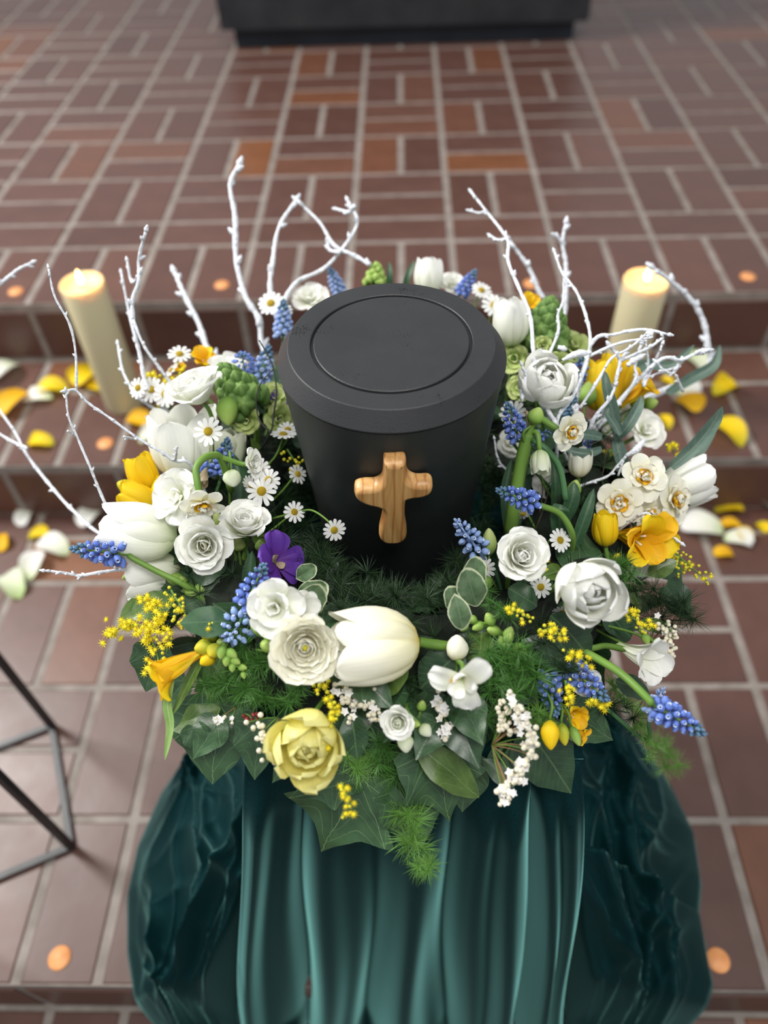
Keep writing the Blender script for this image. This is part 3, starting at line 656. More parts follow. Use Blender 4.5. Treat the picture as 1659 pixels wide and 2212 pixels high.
def flower(spec, name, cat, label, px, py, size, d=(0, 0, 1), off=.012, Z=None, g=None, st=None, sr=.0022, roll=None, sm=None, back=0.0):
    Z = Z or wz(px, py, off); s = size / FPX * Z; ax = vdir(d)
    p = pt(px, py, Z) - ax * s * back
    root = thing(name, label, cat, p, g, dirot(d, rnd.uniform(0, 6) if roll is None else roll), s)
    SPECS[spec](root)
    if st is not False: autostem(root, p, ax, sr, sm, st)
    return root
# ================================================================ WREATH BASE, LEAVES, FERN
wreath = thing('wreath', 'round wreath base of moss, ivy leaves and fern that holds all the flowers', 'wreath', (UX, UYY, 0))
def tor(a, t):
    A, B = a * 2 * math.pi, t * 2 * math.pi
    p = Vector((math.cos(A) * (RR + (RT - .02) * math.cos(B)), math.sin(A) * (RR + (RT - .02) * math.cos(B)), ZC + (RT - .022) * math.sin(B) * .95))
    return p + p.normalized() * noise.noise(p * 30) * .012
lk('moss_ring', mesh('moss_ring', *grid(96, 20, tor), m=MOSS), wreath)
LM = {}
def leaf_mesh(kind, m, seed=0):
    key = (kind, m.name, seed)
    if key in LM: return LM[key]
    r_ = random.Random(seed * 7 + 3)
    if kind == 'ivy':
        half = [(1, 0), (.84, .07), (.68, .17), (.58, .27), (.52, .40), (.46, .50), (.38, .46), (.28, .40), (.16, .42), (.02, .46), (-.08, .40), (-.13, .28), (-.12, .16), (-.06, .06)]
    elif kind == 'heart':
        half = [(1, 0), (.86, .10), (.70, .22), (.55, .32), (.4, .39), (.25, .43), (.1, .42), (-.02, .36), (-.1, .26), (-.12, .14), (-.05, .04)]
    elif kind == 'oval':
        half = [(1, 0), (.93, .07), (.82, .15), (.68, .21), (.52, .24), (.36, .235), (.2, .19), (.08, .11), (0, .03)]
    elif kind == 'round':
        half = [(1, 0), (.97, .11), (.88, .22), (.74, .30), (.56, .34), (.38, .32), (.2, .23), (.06, .10), (0, .03)]
    else:  # blade
        half = [(1, 0), (.9, .020), (.75, .042), (.55, .060), (.35, .064), (.15, .050), (0, .02)]
    out = [(x, y * r_.uniform(.92, 1.08)) for x, y in half] + [(x, -y * r_.uniform(.92, 1.08)) for x, y in reversed(half[1:])]
    P = [Vector((x, y, 0)) for x, y in out]; P = spline(P + [P[0]], 2)[:-1]; n = len(P)
    cx = .35; K = 5; V = []; U = []; rim = []
    cur = r_.uniform(.10, .3); cup = r_.uniform(.15, .5); wv = r_.uniform(.02, .04); ph = r_.uniform(0, 6)
    def zf(x, y):
        return -cur * x * x * .9 + cup * abs(y) * .5 + wv * math.sin(9 * x + ph + 5 * y) * (abs(y) * 2.5 + .2)
    V.append((cx, 0, zf(cx, 0))); U.append((.5, .2 + cx)); rim.append(0)
    for k in range(1, K + 1):
        for p in P:
            x = cx + (p.x - cx) * k / K; y = p.y * k / K; V.append((x, y, zf(x, y))); U.append((.5 + y, .2 + x)); rim.append(k / K)
    F = [(0, 1 + i, 1 + (i + 1) % n) for i in range(n)]
    for k in range(K - 1):
        for i in range(n):
            a = 1 + k * n + i; b = 1 + k * n + (i + 1) % n; F.append((a, a + n, b + n, b))
    me = mesh('leaf', V, F, U, m=m); at = me.attributes.new('rim', 'FLOAT', 'POINT'); at.data.foreach_set('value', rim)
    LM[key] = me; return me
def leaf_at(kind, m, base, tip, up, parent, size=None, name='leaf', seed=None, label=None, wid=1.0):
    """leaf from base to tip (world), face turned towards up"""
    x = (tip - base); L = x.length; x.normalize(); z = (up - x * up.dot(x)).normalized(); y = z.cross(x)
    o = lk(name, leaf_mesh(kind, m, seed if seed is not None else rnd.randrange(3)), parent)
    M = Matrix.Translation(base) @ Matrix((x, y, z)).transposed().to_4x4() @ Matrix.Diagonal((L, L * wid, L, 1))
    o.matrix_local = MW[parent.name].inverted() @ M
    if label: o['label'] = label
    return o
def leafpx(kind, m, b, t, parent, off=.0, zt=0.0, tilt=(0, -.3, 1), label=None, Z=None, wid=1.0, seed=None, name='leaf'):
    Zb = Z or wz(b[0], b[1], off); Zt_ = Zb + zt
    return leaf_at(kind, m, pt(b[0], b[1], Zb), pt(t[0], t[1], Zt_), vdir(tilt), parent, label=label, wid=wid, seed=seed, name=name)
# skirt of hanging ivy seen under the front rim and sides
for b, t, k, m, zt, wd in [((470, 1520), (455, 1702), 'heart', IVY, .0, 1.15), ((470, 1560), (415, 1640), 'heart', IVY, -.01, 1), ((560, 1560), (545, 1690), 'heart', IVY, .0, .9), ((660, 1590), (578, 1700), 'ivy', IVY, .0, 1.0),
        ((745, 1650), (625, 1728), 'ivy', IVY, -.01, 1.1), ((775, 1680), (683, 1868), 'ivy', IVY, .01, 1.15), ((930, 1620), (985, 1790), 'ivy', IVY, .0, 1.1), ((880, 1700), (900, 1850), 'heart', IVY, .01, 1.0),
        ((1010, 1640), (1000, 1760), 'heart', IVY, .0, 1), ((985, 1545), (1035, 1660), 'heart', OVD, -.02, .95), ((900, 1610), (1045, 1722), 'oval', IVL, -.01, .9), ((1150, 1590), (1248, 1722), 'heart', OVD, .0, 1.05), ((1080, 1620), (1120, 1700), 'heart', IVY, .0, 1),
        ((1230, 1540), (1330, 1600), 'heart', IVY, .0, 1), ((1330, 1470), (1410, 1500), 'oval', OVD, 0, 1.2), ((475, 1530), (362, 1570), 'oval', IVL, -.01, 1.3), ((340, 1400), (310, 1500), 'heart', IVY, .01, 1), ((400, 1470), (345, 1530), 'heart', IVY, .01, .9),
        ((330, 1290), (250, 1335), 'oval', IVL, -.01, 1.2), ((380, 1290), (285, 1320), 'round', IVL, -.02, 1), ((1420, 1200), (1480, 1260), 'heart', IVY, 0, 1), ((1440, 1270), (1500, 1340), 'heart', OVD, 0, 1), ((1400, 1240), (1460, 1210), 'oval', IVL, -.01, 1.4),
        ((1380, 1345), (1450, 1355), 'oval', OVL, -.02, 1.0), ((1000, 1400), (905, 1490), 'oval', OVD, 0, 1.5), ((880, 1440), (800, 1500), 'oval', OVL, 0, 1.3), ((780, 1465), (850, 1530), 'heart', IVY, -.01, 1), ((760, 1540), (770, 1640), 'oval', OVD, -.01, 1.3),
        ((1160, 1310), (1110, 1270), 'round', OVD, -.01, 1.2), ((1190, 1330), (1290, 1420), 'oval', OVD, 0, 1.4), ((1000, 1520), (1040, 1600), 'heart', IVY, -.03, 1.0), ((1110, 1700), (1050, 1640), 'oval', IVY, 0, 1), ((420, 1570), (440, 1640), 'heart', IVY, .0, 1),
        ((500, 1545), (520, 1620), 'heart', IVY, -.01, 1), ((610, 1560), (600, 1640), 'heart', IVY, 0, 1), ((850, 1640), (860, 1730), 'heart', IVY, 0, 1), ((940, 1560), (900, 1640), 'heart', IVY, -.02, 1), ((700, 1620), (740, 1700), 'heart', IVY, 0, 1)]:
    leafpx(k, m, b, t, wreath, .006, zt, (rnd.uniform(-.2, .2), -.45, 1), wid=wd)
leafpx('oval', TUL, (500, 1345), (396, 1335), wreath, .03, -.02, (-.1, -.6, 1), wid=1.4)
leafpx('round', VAR, (640, 1300), (705, 1265), wreath, .02, -.01, (.2, -.2, 1), label='variegated leaf with pale edge'); leafpx('round', VAR, (650, 1330), (690, 1270), wreath, .025, -.02, (.2, .1, 1)); leafpx('round', VAR, (640, 1250), (680, 1225), wreath, .02, -.01, (.2, -.2, 1))
leafpx('round', VAR, (1020, 1275), (1030, 1205), wreath, .025, -.01, (0, -.1, 1)); leafpx('round', VAR, (1030, 1310), (1010, 1240), wreath, .03, -.02, (-.1, 0, 1)); leafpx('round', VAR, (1005, 1330), (970, 1275), wreath, .02, -.01, (-.2, 0, 1)); leafpx('oval', VAR, (1000, 1360), (985, 1290), wreath, .03, -.01, (0, 0, 1), wid=1.3)
# every side of the ring is clothed in leaves
for i in range(190):
    A = rnd.uniform(0, 2 * math.pi); B = D2R(rnd.choice((rnd.uniform(-75, 30), rnd.uniform(-60, 60), rnd.uniform(20, 150))))
    n_ = Vector((math.cos(A) * math.cos(B), math.sin(A) * math.cos(B), math.sin(B)))
    b = Vector((UX, UYY, ZC)) + Vector((math.cos(A), math.sin(A), 0)) * RR + n_ * (RT - .022)
    out = Vector((math.cos(A), math.sin(A), 0)); side_ = Vector((-out.y, out.x, 0))
    if math.sin(B) < .5: t = out * .5 + Vector((0, 0, -.8)) + side_ * rnd.uniform(-.8, .8) + n_ * .5
    else: t = out * rnd.uniform(-.6, .9) + side_ * rnd.uniform(-1, 1) + n_ * .25
    L = rnd.uniform(.035, .062); kd, mm = rnd.choice([('heart', IVY), ('heart', IVY), ('ivy', IVY), ('oval', OVD), ('round', OVD), ('oval', OVL)])
    if b.z - PTOP < .045 and math.sin(B) < 0: t.z = max(t.z, -.25)
    leaf_at(kd, mm, b, b + t.normalized() * L, n_ + Vector((0, 0, .3)), wreath)
# fern tufts
TF = {}
def tuft(m, seed, hemi=.25):
    k = (m.name, seed)
    if k in TF: return TF[k]
    r_ = random.Random(seed + 50); V = []; F = []
    for i in range(58):
        while True:
            d = Vector((r_.gauss(0, 1), r_.gauss(0, 1), r_.gauss(0, 1))).normalized()
            if d.z > -hemi: break
        L = r_.uniform(.75, 1.3); q = d.orthogonal().normalized(); w_ = .0105; s = d.cross(q); bend = Vector((0, 0, -.12)) * L
        a = len(V); mid_ = d * L * .55 + bend * .2; tip = d * L + bend
        for c in (Vector(), mid_):
            for z in range(3):
                an = z * 2.094; V.append(c + (q * math.cos(an) + s * math.sin(an)) * w_)
        V.append(tip)
        for z in range(3):
            z2 = (z + 1) % 3; F += [(a + z, a + z2, a + 3 + z2, a + 3 + z), (a + 3 + z, a + 3 + z2, a + 6)]
    TF[k] = mesh('needle_tuft', V, F, None, smooth=False, m=m); return TF[k]
def frond(label, P, m, n, size=34, spread=14, off=.012, g='asparagus fern fronds', zs=None):
    Q = [pt(x, y, (zs[i] if zs else wz(x, y, off))) for i, (x, y) in enumerate(P)]
    root = thing('fern_frond', label, 'fern', Q[0], g)
    if len(Q) > 1: stem(root, Q, .0008, .0005, m, sides=4)
    S = spline(Q, 8) if len(Q) > 1 else Q
    for i in range(n):
        c = S[int(i / max(1, n - 1) * (len(S) - 1))]; Z = depth(c); j = spread / FPX * Z
        o = lk('needle_tuft', tuft(m, i % 4), root); o['kind'] = 'stuff'
        M = Matrix.Translation(c + RX * rnd.uniform(-j, j) + UY * rnd.uniform(-j, j) + BK * rnd.uniform(-.004, .01)) @ Euler((rnd.uniform(-.7, .7), rnd.uniform(-.7, .7), rnd.uniform(0, 6))).to_matrix().to_4x4() @ Matrix.Scale(size / FPX * Z * rnd.uniform(.8, 1.2), 4)
        o.matrix_local = MW[root.name].inverted() @ M
    return root
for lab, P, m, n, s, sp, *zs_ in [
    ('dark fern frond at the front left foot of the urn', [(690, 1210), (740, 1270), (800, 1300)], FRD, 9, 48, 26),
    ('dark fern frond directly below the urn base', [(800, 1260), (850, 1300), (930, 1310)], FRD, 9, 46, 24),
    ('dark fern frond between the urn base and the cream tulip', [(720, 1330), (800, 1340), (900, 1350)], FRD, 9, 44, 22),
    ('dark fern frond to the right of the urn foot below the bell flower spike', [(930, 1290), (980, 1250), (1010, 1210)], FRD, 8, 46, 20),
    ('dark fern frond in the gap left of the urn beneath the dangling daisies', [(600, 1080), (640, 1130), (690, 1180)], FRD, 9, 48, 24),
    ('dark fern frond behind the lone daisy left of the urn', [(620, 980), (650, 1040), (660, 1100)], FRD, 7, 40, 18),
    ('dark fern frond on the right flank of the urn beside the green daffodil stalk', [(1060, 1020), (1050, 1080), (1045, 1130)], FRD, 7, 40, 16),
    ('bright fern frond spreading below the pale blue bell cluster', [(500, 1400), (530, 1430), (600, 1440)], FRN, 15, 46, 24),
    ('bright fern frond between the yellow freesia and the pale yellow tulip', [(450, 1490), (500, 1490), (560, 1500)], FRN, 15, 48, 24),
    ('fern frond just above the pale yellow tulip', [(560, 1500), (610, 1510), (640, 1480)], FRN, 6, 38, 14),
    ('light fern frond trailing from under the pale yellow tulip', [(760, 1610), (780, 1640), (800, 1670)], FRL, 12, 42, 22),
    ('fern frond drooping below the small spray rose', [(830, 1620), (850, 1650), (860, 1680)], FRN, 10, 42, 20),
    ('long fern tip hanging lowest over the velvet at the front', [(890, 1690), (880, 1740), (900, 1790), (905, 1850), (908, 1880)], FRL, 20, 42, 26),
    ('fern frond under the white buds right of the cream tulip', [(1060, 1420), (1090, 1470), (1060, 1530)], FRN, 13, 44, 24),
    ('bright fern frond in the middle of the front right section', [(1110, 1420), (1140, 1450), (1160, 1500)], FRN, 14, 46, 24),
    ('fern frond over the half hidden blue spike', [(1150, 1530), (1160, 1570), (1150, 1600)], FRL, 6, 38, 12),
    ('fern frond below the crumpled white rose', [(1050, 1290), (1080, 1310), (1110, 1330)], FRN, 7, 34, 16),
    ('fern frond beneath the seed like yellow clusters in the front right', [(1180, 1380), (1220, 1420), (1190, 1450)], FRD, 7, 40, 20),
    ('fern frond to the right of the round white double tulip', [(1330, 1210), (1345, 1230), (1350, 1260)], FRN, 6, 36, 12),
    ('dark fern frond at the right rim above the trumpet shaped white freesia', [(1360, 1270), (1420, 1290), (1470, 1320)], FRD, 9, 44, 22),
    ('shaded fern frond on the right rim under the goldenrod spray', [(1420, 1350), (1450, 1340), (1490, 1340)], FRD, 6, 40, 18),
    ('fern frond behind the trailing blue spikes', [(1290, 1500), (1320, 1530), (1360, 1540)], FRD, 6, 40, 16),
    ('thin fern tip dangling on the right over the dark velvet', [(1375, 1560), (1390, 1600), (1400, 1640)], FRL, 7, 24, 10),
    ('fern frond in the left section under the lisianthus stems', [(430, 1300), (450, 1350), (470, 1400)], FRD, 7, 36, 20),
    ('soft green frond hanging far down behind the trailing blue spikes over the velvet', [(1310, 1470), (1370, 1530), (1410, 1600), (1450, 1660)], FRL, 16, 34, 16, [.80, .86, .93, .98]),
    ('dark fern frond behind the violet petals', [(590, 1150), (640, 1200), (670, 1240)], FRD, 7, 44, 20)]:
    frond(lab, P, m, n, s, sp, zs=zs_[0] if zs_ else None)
# dark filler needles inside the ring, one mass nobody could count
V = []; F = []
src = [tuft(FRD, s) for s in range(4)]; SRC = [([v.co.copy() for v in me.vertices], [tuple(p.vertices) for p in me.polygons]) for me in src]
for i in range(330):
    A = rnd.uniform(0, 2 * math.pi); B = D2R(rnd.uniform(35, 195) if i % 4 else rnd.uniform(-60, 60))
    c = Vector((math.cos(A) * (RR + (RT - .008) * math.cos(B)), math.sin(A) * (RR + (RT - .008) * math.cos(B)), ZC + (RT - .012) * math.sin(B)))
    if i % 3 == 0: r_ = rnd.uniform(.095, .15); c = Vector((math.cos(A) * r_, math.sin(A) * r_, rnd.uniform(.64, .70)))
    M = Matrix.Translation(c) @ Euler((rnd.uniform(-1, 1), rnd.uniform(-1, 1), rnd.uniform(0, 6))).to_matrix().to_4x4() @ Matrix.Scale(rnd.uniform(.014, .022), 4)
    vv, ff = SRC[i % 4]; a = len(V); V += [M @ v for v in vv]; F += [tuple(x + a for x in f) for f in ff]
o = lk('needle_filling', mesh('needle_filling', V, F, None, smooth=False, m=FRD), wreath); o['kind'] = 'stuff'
# long leaves
def blade(label, P, m, wd, cat='leaf', name='long_leaf', g=None, Z=None, up=(0, -.2, 1), nseg=5):
    """strap leaf swept through (px,py,Z) points with a V section"""
    Q = spline([pt(*p) for p in P], nseg); n = len(Q); upv_ = vdir(up); V = []; F = []; U = []
    Zm = depth(Q[0]); w0 = wd / FPX * Zm / 2
    for i, q in enumerate(Q):
        t = (Q[min(i + 1, n - 1)] - Q[max(i - 1, 0)]).normalized(); s = t.cross(upv_).normalized(); nn = s.cross(t); f = i / (n - 1)
        ww = w0 * (math.sin(math.pi * min(1, .12 + f * .88)) ** .55 if f < 1 else .02)
        for u in (-1, -.5, 0, .5, 1): V.append(q + s * ww * u + nn * ww * .45 * abs(u)); U.append((.5 + u * .1, .2 + f))
    for i in range(n - 1):
        for k in range(4): a = i * 5 + k; F.append((a, a + 1, a + 6, a + 5))
    root = thing(name, label, cat, Q[0], g); me = mesh('blade', inner(root, V), F, U, m=m)
    at = me.attributes.new('rim', 'FLOAT', 'POINT'); lk('blade', me, root); return root
for a in [
    ('long curved grey green eucalyptus leaf sweeping up above the double daffodils', [(1450, 1010, .80), (1500, 965, .79), (1540, 915, .78), (1560, 878, .77)], EUC, 30),
    ('slender eucalyptus leaf pointing up beside the white tulip behind the daffodils', [(1395, 1060, .84), (1440, 1020, .83), (1500, 990, .82), (1548, 930, .82)], EUC, 20),
    ('eucalyptus leaf crossing behind the tangled white twigs', [(1320, 830, .93), (1390, 790, .95), (1450, 790, .95), (1500, 745, .95)], EUC, 26),
    ('blurred eucalyptus leaf behind the twig tangle reaching furthest back', [(1440, 850, .98), (1490, 820, 1.0), (1540, 790, 1.0), (1555, 745, 1.0)], EUC, 26),
    ('upright dark eucalyptus leaf below the open yellow freesia', [(1335, 960, .82), (1325, 900, .81), (1310, 840, .80), (1305, 800, .80)], EUC, 26),
    ('dark eucalyptus leaf slanting up right of the yellow freesia', [(1335, 945, .81), (1355, 920, .80), (1378, 880, .80), (1385, 855, .80)], EUC, 24),
    ('curled eucalyptus leaf next to the hanging daffodil', [(1340, 940, .80), (1328, 920, .80), (1312, 895, .80), (1316, 880, .80)], EUC, 18),
    ('dark eucalyptus leaf hanging down toward the double daffodils', [(1330, 945, .82), (1340, 990, .81), (1352, 1030, .80)], EUC, 30),
    ('flat dark eucalyptus leaf pointing left beside the hanging daffodil', [(1300, 945, .80), (1270, 940, .79), (1230, 935, .79)], EUC, 24),
    ('long dark eucalyptus leaf under the hanging daffodil', [(1300, 970, .80), (1270, 980, .79), (1235, 975, .79), (1215, 960, .79)], EUC, 20),
    ('thin silver leaf spike standing beside the violet flower', [(700, 1290, .80), (715, 1255, .79), (731, 1214, .78)], SIL, 24),
    ('grey silver leaf lying above the cream tulip', [(735, 1372, .73), (780, 1345, .72), (828, 1320, .72)], SIL, 26),
    ('lime green strap leaf hanging down at the left over the floor', [(372, 1465, .66), (362, 1520, .66), (368, 1570, .66), (356, 1642, .66)], LIM, 20),
    ('pale green strap leaf behind the yellow trumpet freesia', [(445, 1400, .68), (425, 1440, .68), (400, 1490, .68), (372, 1545, .68)], OVL, 22),
    ('broad green daffodil leaf right of the lisianthus buds', [(555, 1300, .74), (540, 1250, .74), (545, 1190, .74)], TUL, 34),
    ('deep green daffodil leaf standing behind the small blue spike on the left', [(500, 1180, .80), (515, 1110, .80), (520, 1040, .80), (505, 980, .80)], TUL, 34),
    ('short green daffodil leaf beside the nodding white daffodil', [(535, 1060, .84), (520, 1000, .84), (522, 945, .84)], TUL, 24),
    ('thick blunt green leaf at the right below the blue spike', [(1210, 1170, .74), (1208, 1110, .72), (1212, 1090, .72)], TUL, 44),
    ('tall blunt green leaf behind the thick one on the right', [(1215, 1130, .76), (1235, 1080, .75), (1240, 1040, .75)], TUL, 32),
    ('slanted green strap leaf before the dark purple flower', [(1240, 1180, .74), (1262, 1120, .73), (1283, 1055, .73)], TUL, 28),
    ('upright green strap leaf beside the hanging bud', [(1198, 1110, .80), (1200, 1050, .79), (1195, 990, .79)], TUL, 22),
    ('dark daffodil leaf left of the thick daffodil stalk', [(1095, 1150, .80), (1092, 1060, .80), (1105, 990, .80)], TUL, 22),
    ('dark daffodil leaf right of the thick daffodil stalk', [(1115, 1140, .82), (1135, 1040, .82), (1140, 950, .82)], TUL, 24),
    ('green leaf tip peeking up behind the urn lid beside the round green bud', [(840, 640, .99), (842, 600, .98), (840, 565, .98)], TUL, 14),
    ('second green leaf tip behind the urn lid leaning right', [(872, 640, 1.0), (880, 600, .99), (895, 562, .99)], TUL, 14),
    ('green leaf blade under the lime buds at the left rim', [(330, 900, .94), (345, 930, .93), (350, 980, .92)], OVL, 30)]:
    blade(a[0], a[1], a[2], a[3], g='long strap and eucalyptus leaves')
# ================================================================ FLOWERS, placed one by one
F_ = flower
F_('rose', 'lisianthus', 'flower', 'large white ruffled rose like bloom beside the green snapdragon head on the left', 430, 855, 128, (-.35, -.75, .6), .075, roll=1, back=.12)
F_('tulip_open', 'tulip', 'flower', 'tall white tulip standing upright at the left rim under the big ruffled bloom', 402, 1035, 152, (-.03, -1, .45), Z=.83, roll=2.2)
F_('tulip_green', 'tulip', 'flower', 'greenish white tulip tucked behind the tall upright white tulip', 470, 1040, 112, (.25, -1, .3), Z=.845, roll=.4)
F_('ytulip', 'freesia', 'flower', 'topmost yellow freesia blossom of the three at the left rim', 326, 1062, 80, (-.35, -1, .3), Z=.815, roll=.3)
F_('ytulip', 'freesia', 'flower', 'small yellow freesia blossom nestled against the tall white tulip', 345, 1092, 62, (.35, -.9, .45), Z=.80, roll=1)
F_('ytulip', 'freesia', 'flower', 'lowest yellow freesia blossom at the left rim above the big lying tulip', 345, 1105, 92, (-.85, -.5, .35), Z=.795, roll=2)
F_('open', 'tulip', 'flower', 'white double tulip beneath the bent daffodil stalk on the left', 392, 1075, 112, (-.35, -.1, 1), .045, roll=0)
F_('daff', 'daffodil', 'flower', 'white daffodil hanging head down from a bent green stalk on the left', 438, 1084, 100, (.15, .75, .45), Z=.705, st=[(433, 1075, .706), (426, 1040, .706), (424, 1010, .71), (440, 990, .715), (460, 984, .725), (478, 992, .74), (500, 1060, .78)], sr=.0032)
F_('open', 'daffodil', 'flower', 'small white daffodil seen from the side above the four packed daisies', 537, 1003, 62, (.9, -.1, .35), Z=.745, st=[(520, 1002, .745), (490, 992, .74), (470, 985, .735)], sr=.0026)
F_('tulip', 'tulip', 'flower', 'big white tulip lying out over the left rim with a yellow tinged base', 383, 1165, 152, (-1, -.2, .15), Z=.745, st=[(400, 1195, .748), (425, 1235, .75), (450, 1285, .755), (470, 1325, .77)], sr=.0042, roll=.5)
F_('tulip_open', 'tulip', 'flower', 'white tulip mostly hidden under the big one lying on the left rim', 392, 1228, 112, (-1, .12, .3), Z=.765, roll=1.5)
F_('lisi', 'lisianthus', 'flower', 'open white lisianthus facing the viewer with a hollow pale yellow heart', 443, 1176, 112, (.12, .05, 1), Z=.725, roll=0)
F_('rose', 'lisianthus', 'flower', 'white lisianthus with pleated petals opening upward above the open one', 530, 1142, 108, (.1, -.85, .75), Z=.735, roll=2, back=.1)
F_('open', 'freesia', 'flower', 'fluffy white freesia touching the blue spike above the ranunculus', 600, 1308, 118, (-.1, .15, 1), .055, roll=.3)
F_('wfree', 'freesia', 'flower', 'white freesia blossom beside the variegated leaves, half behind the fluffy one', 640, 1312, 84, (.55, -.15, .8), .035, roll=1.2)
F_('ranun', 'ranunculus', 'flower', 'white ranunculus with many thin layered petals left of the cream tulip', 660, 1396, 134, (.05, .05, 1), .05, roll=1.7)
F_('tulip_cream', 'tulip', 'flower', 'large cream white tulip lying on its side at the front centre', 906, 1386, 180, (-1, .08, .12), Z=.638, st=[(925, 1390, .643), (960, 1395, .66), (1010, 1402, .69)], sr=.0042, roll=1.1)
F_('ypeony', 'tulip', 'flower', 'pale yellow double tulip above the ivy leaves at the front', 668, 1580, 158, (.05, .25, 1), .035, roll=1)
F_('srose', 'spray rose', 'flower', 'small creamy spray rose at the front to the right of the pale yellow tulip', 861, 1556, 76, (-.1, -.05, 1), .035)
F_('iris', 'freesia', 'flower', 'crinkled white blossom with a yellow throat right of the spray rose', 998, 1462, 124, (-.1, .35, 1), .05, roll=2.6)
F_('rose', 'rose', 'flower', 'white rose with crumpled heart on the right next to the light blue spike', 1118, 1203, 114, (.15, -.15, 1), .04, roll=.4)
F_('peony', 'tulip', 'flower', 'round white double tulip, the fullest bloom on the right side', 1253, 1256, 148, (.2, .3, 1), .05, roll=2)
F_('wfree', 'freesia', 'flower', 'white trumpet shaped freesia reaching over the right rim', 1362, 1405, 122, (.5, .15, 1), Z=.69, roll=1, st=[(1310, 1395, .705), (1280, 1400, .71), (1240, 1400, .72)], sr=.0028)
F_('daff', 'daffodil', 'flower', 'double daffodil with cream and yellow heart, highest of the cluster on the right', 1387, 1032, 102, (.05, -.15, 1), Z=.765, roll=.5)
F_('daff', 'daffodil', 'flower', 'double daffodil lowest left in the cluster, above the yellow freesia bud', 1337, 1085, 102, (-.2, .15, 1), Z=.76, roll=1.5)
F_('daff', 'daffodil', 'flower', 'double daffodil turned outward at the right end of the cluster', 1452, 1080, 108, (.65, .05, .8), Z=.78, roll=2.2)
F_('daff', 'daffodil', 'flower', 'small double daffodil squeezed between the other three in the cluster', 1402, 1108, 74, (.1, .4, .9), Z=.775, roll=3)
F_('tulip_open', 'tulip', 'flower', 'white tulip opening out at the far right behind the double daffodils', 1425, 1075, 112, (.9, -.45, .3), Z=.83, roll=.6)
F_('yfree', 'freesia', 'flower', 'wide open yellow freesia under the double daffodils', 1362, 1160, 140, (.35, .1, 1), Z=.755, roll=.2)
F_('ytulip', 'freesia', 'flower', 'closed yellow freesia bud left of the wide open yellow freesia', 1308, 1180, 72, (-.1, -1, .25), Z=.745, roll=2)
F_('open', 'freesia', 'flower', 'white petals of a blossom half hidden behind the wide open yellow freesia', 1415, 1170, 82, (.5, .1, .8), Z=.785)
F_('open', 'freesia', 'flower', 'small bluish white blossom under the wide open yellow freesia', 1375, 1222, 56, (.3, .5, .8), Z=.765)
F_('tulip', 'tulip', 'flower', 'white tulip standing close to the right shoulder of the urn', 1104, 748, 96, (-.12, -1, .3), Z=.865, roll=1.3)
F_('peony', 'tulip', 'flower', 'white double tulip with open cup under the bare twigs right of the urn', 1172, 850, 122, (.05, -.45, .9), Z=.80, roll=.9)
F_('daff', 'daffodil', 'flower', 'white daffodil with orange yellow heart nodding on a bent stalk on the right', 1228, 928, 88, (.45, .45, .75), Z=.725, roll=2, st=[(1215, 932, .728), (1190, 918, .73), (1165, 903, .735), (1152, 912, .74), (1138, 945, .75)], sr=.0032)
F_('tulip_green', 'daffodil', 'flower', 'nodding greenish white daffodil bud under the thick bent stalk', 1166, 972, 52, (.0, 1, .3), Z=.74, roll=0, st=[(1165, 965, .74), (1160, 935, .742), (1142, 935, .75)], sr=.0026)
F_('tulip_cream', 'lisianthus', 'flower', 'pale closed bloom between the nodding bud and the double daffodils', 1250, 1030, 58, (-.05, -1, .5), Z=.80)
F_('open', 'carnation', 'flower', 'crinkled off white bloom shaded behind thin dark twigs on the right', 1190, 1050, 84, (0, 0, 1), Z=.83)
F_('pansy', 'pansy', 'flower', 'dark purple bloom between the thick green leaves and the double daffodils', 1277, 1082, 84, (-.1, -.1, 1), Z=.82, roll=1)
F_('pansy', 'pansy', 'flower', 'large violet bloom leaning toward the urn on the left', 595, 1215, 118, (.75, -.15, .75), .02, roll=.6)
F_('pansy', 'pansy', 'flower', 'violet bloom glimpsed at the left flank of the urn behind the blue spikes', 602, 865, 50, (.3, -.2, 1), Z=.86)
F_('yfree', 'freesia', 'flower', 'yellow trumpet freesia drooping over the left front rim', 402, 1428, 130, (-.85, .5, .3), Z=.665, roll=.5, st=[(435, 1405, .67), (460, 1395, .68), (480, 1400, .69)], sr=.0026)
F_('yfree', 'freesia', 'flower', 'yellow freesia opening sideways under the tangled white twigs', 1362, 858, 88, (.55, -.6, .5), Z=.87, roll=1)
F_('ytulip', 'freesia', 'flower', 'deep yellow freesia standing behind the bare twigs left of its neighbour', 1296, 890, 108, (0, -1, .2), Z=.885, roll=2)
F_('ytulip', 'freesia', 'flower', 'narrow deep yellow freesia between the twigs and the candle', 1318, 860, 86, (.15, -1, .2), Z=.90, roll=0)
F_('yfree', 'freesia', 'flower', 'yellow freesia peeking out behind the large ruffled bloom on the left', 442, 792, 66, (.1, -.5, .8), Z=.91)
F_('yfree', 'freesia', 'flower', 'tiny yellow freesia at the back left between two daisies', 396, 806, 40, (-.3, -.5, .8), Z=.93)
F_('yfree', 'freesia', 'flower', 'yellow freesia behind the white tulip at the right shoulder of the urn', 1133, 668, 56, (.2, -.4, .9), Z=.95)
F_('open', 'carnation', 'flower', 'white bloom behind the green snapdragon head on the left', 492, 808, 84, (.2, -.6, .7), Z=.885)
F_('open', 'freesia', 'flower', 'white bloom partly hidden behind the eucalyptus leaves on the right', 1385, 935, 86, (.3, -.3, .9), Z=.88)
F_('open', 'freesia', 'flower', 'pale bloom behind the upright dark eucalyptus leaves', 1330, 905, 78, (0, -.2, 1), Z=.92)
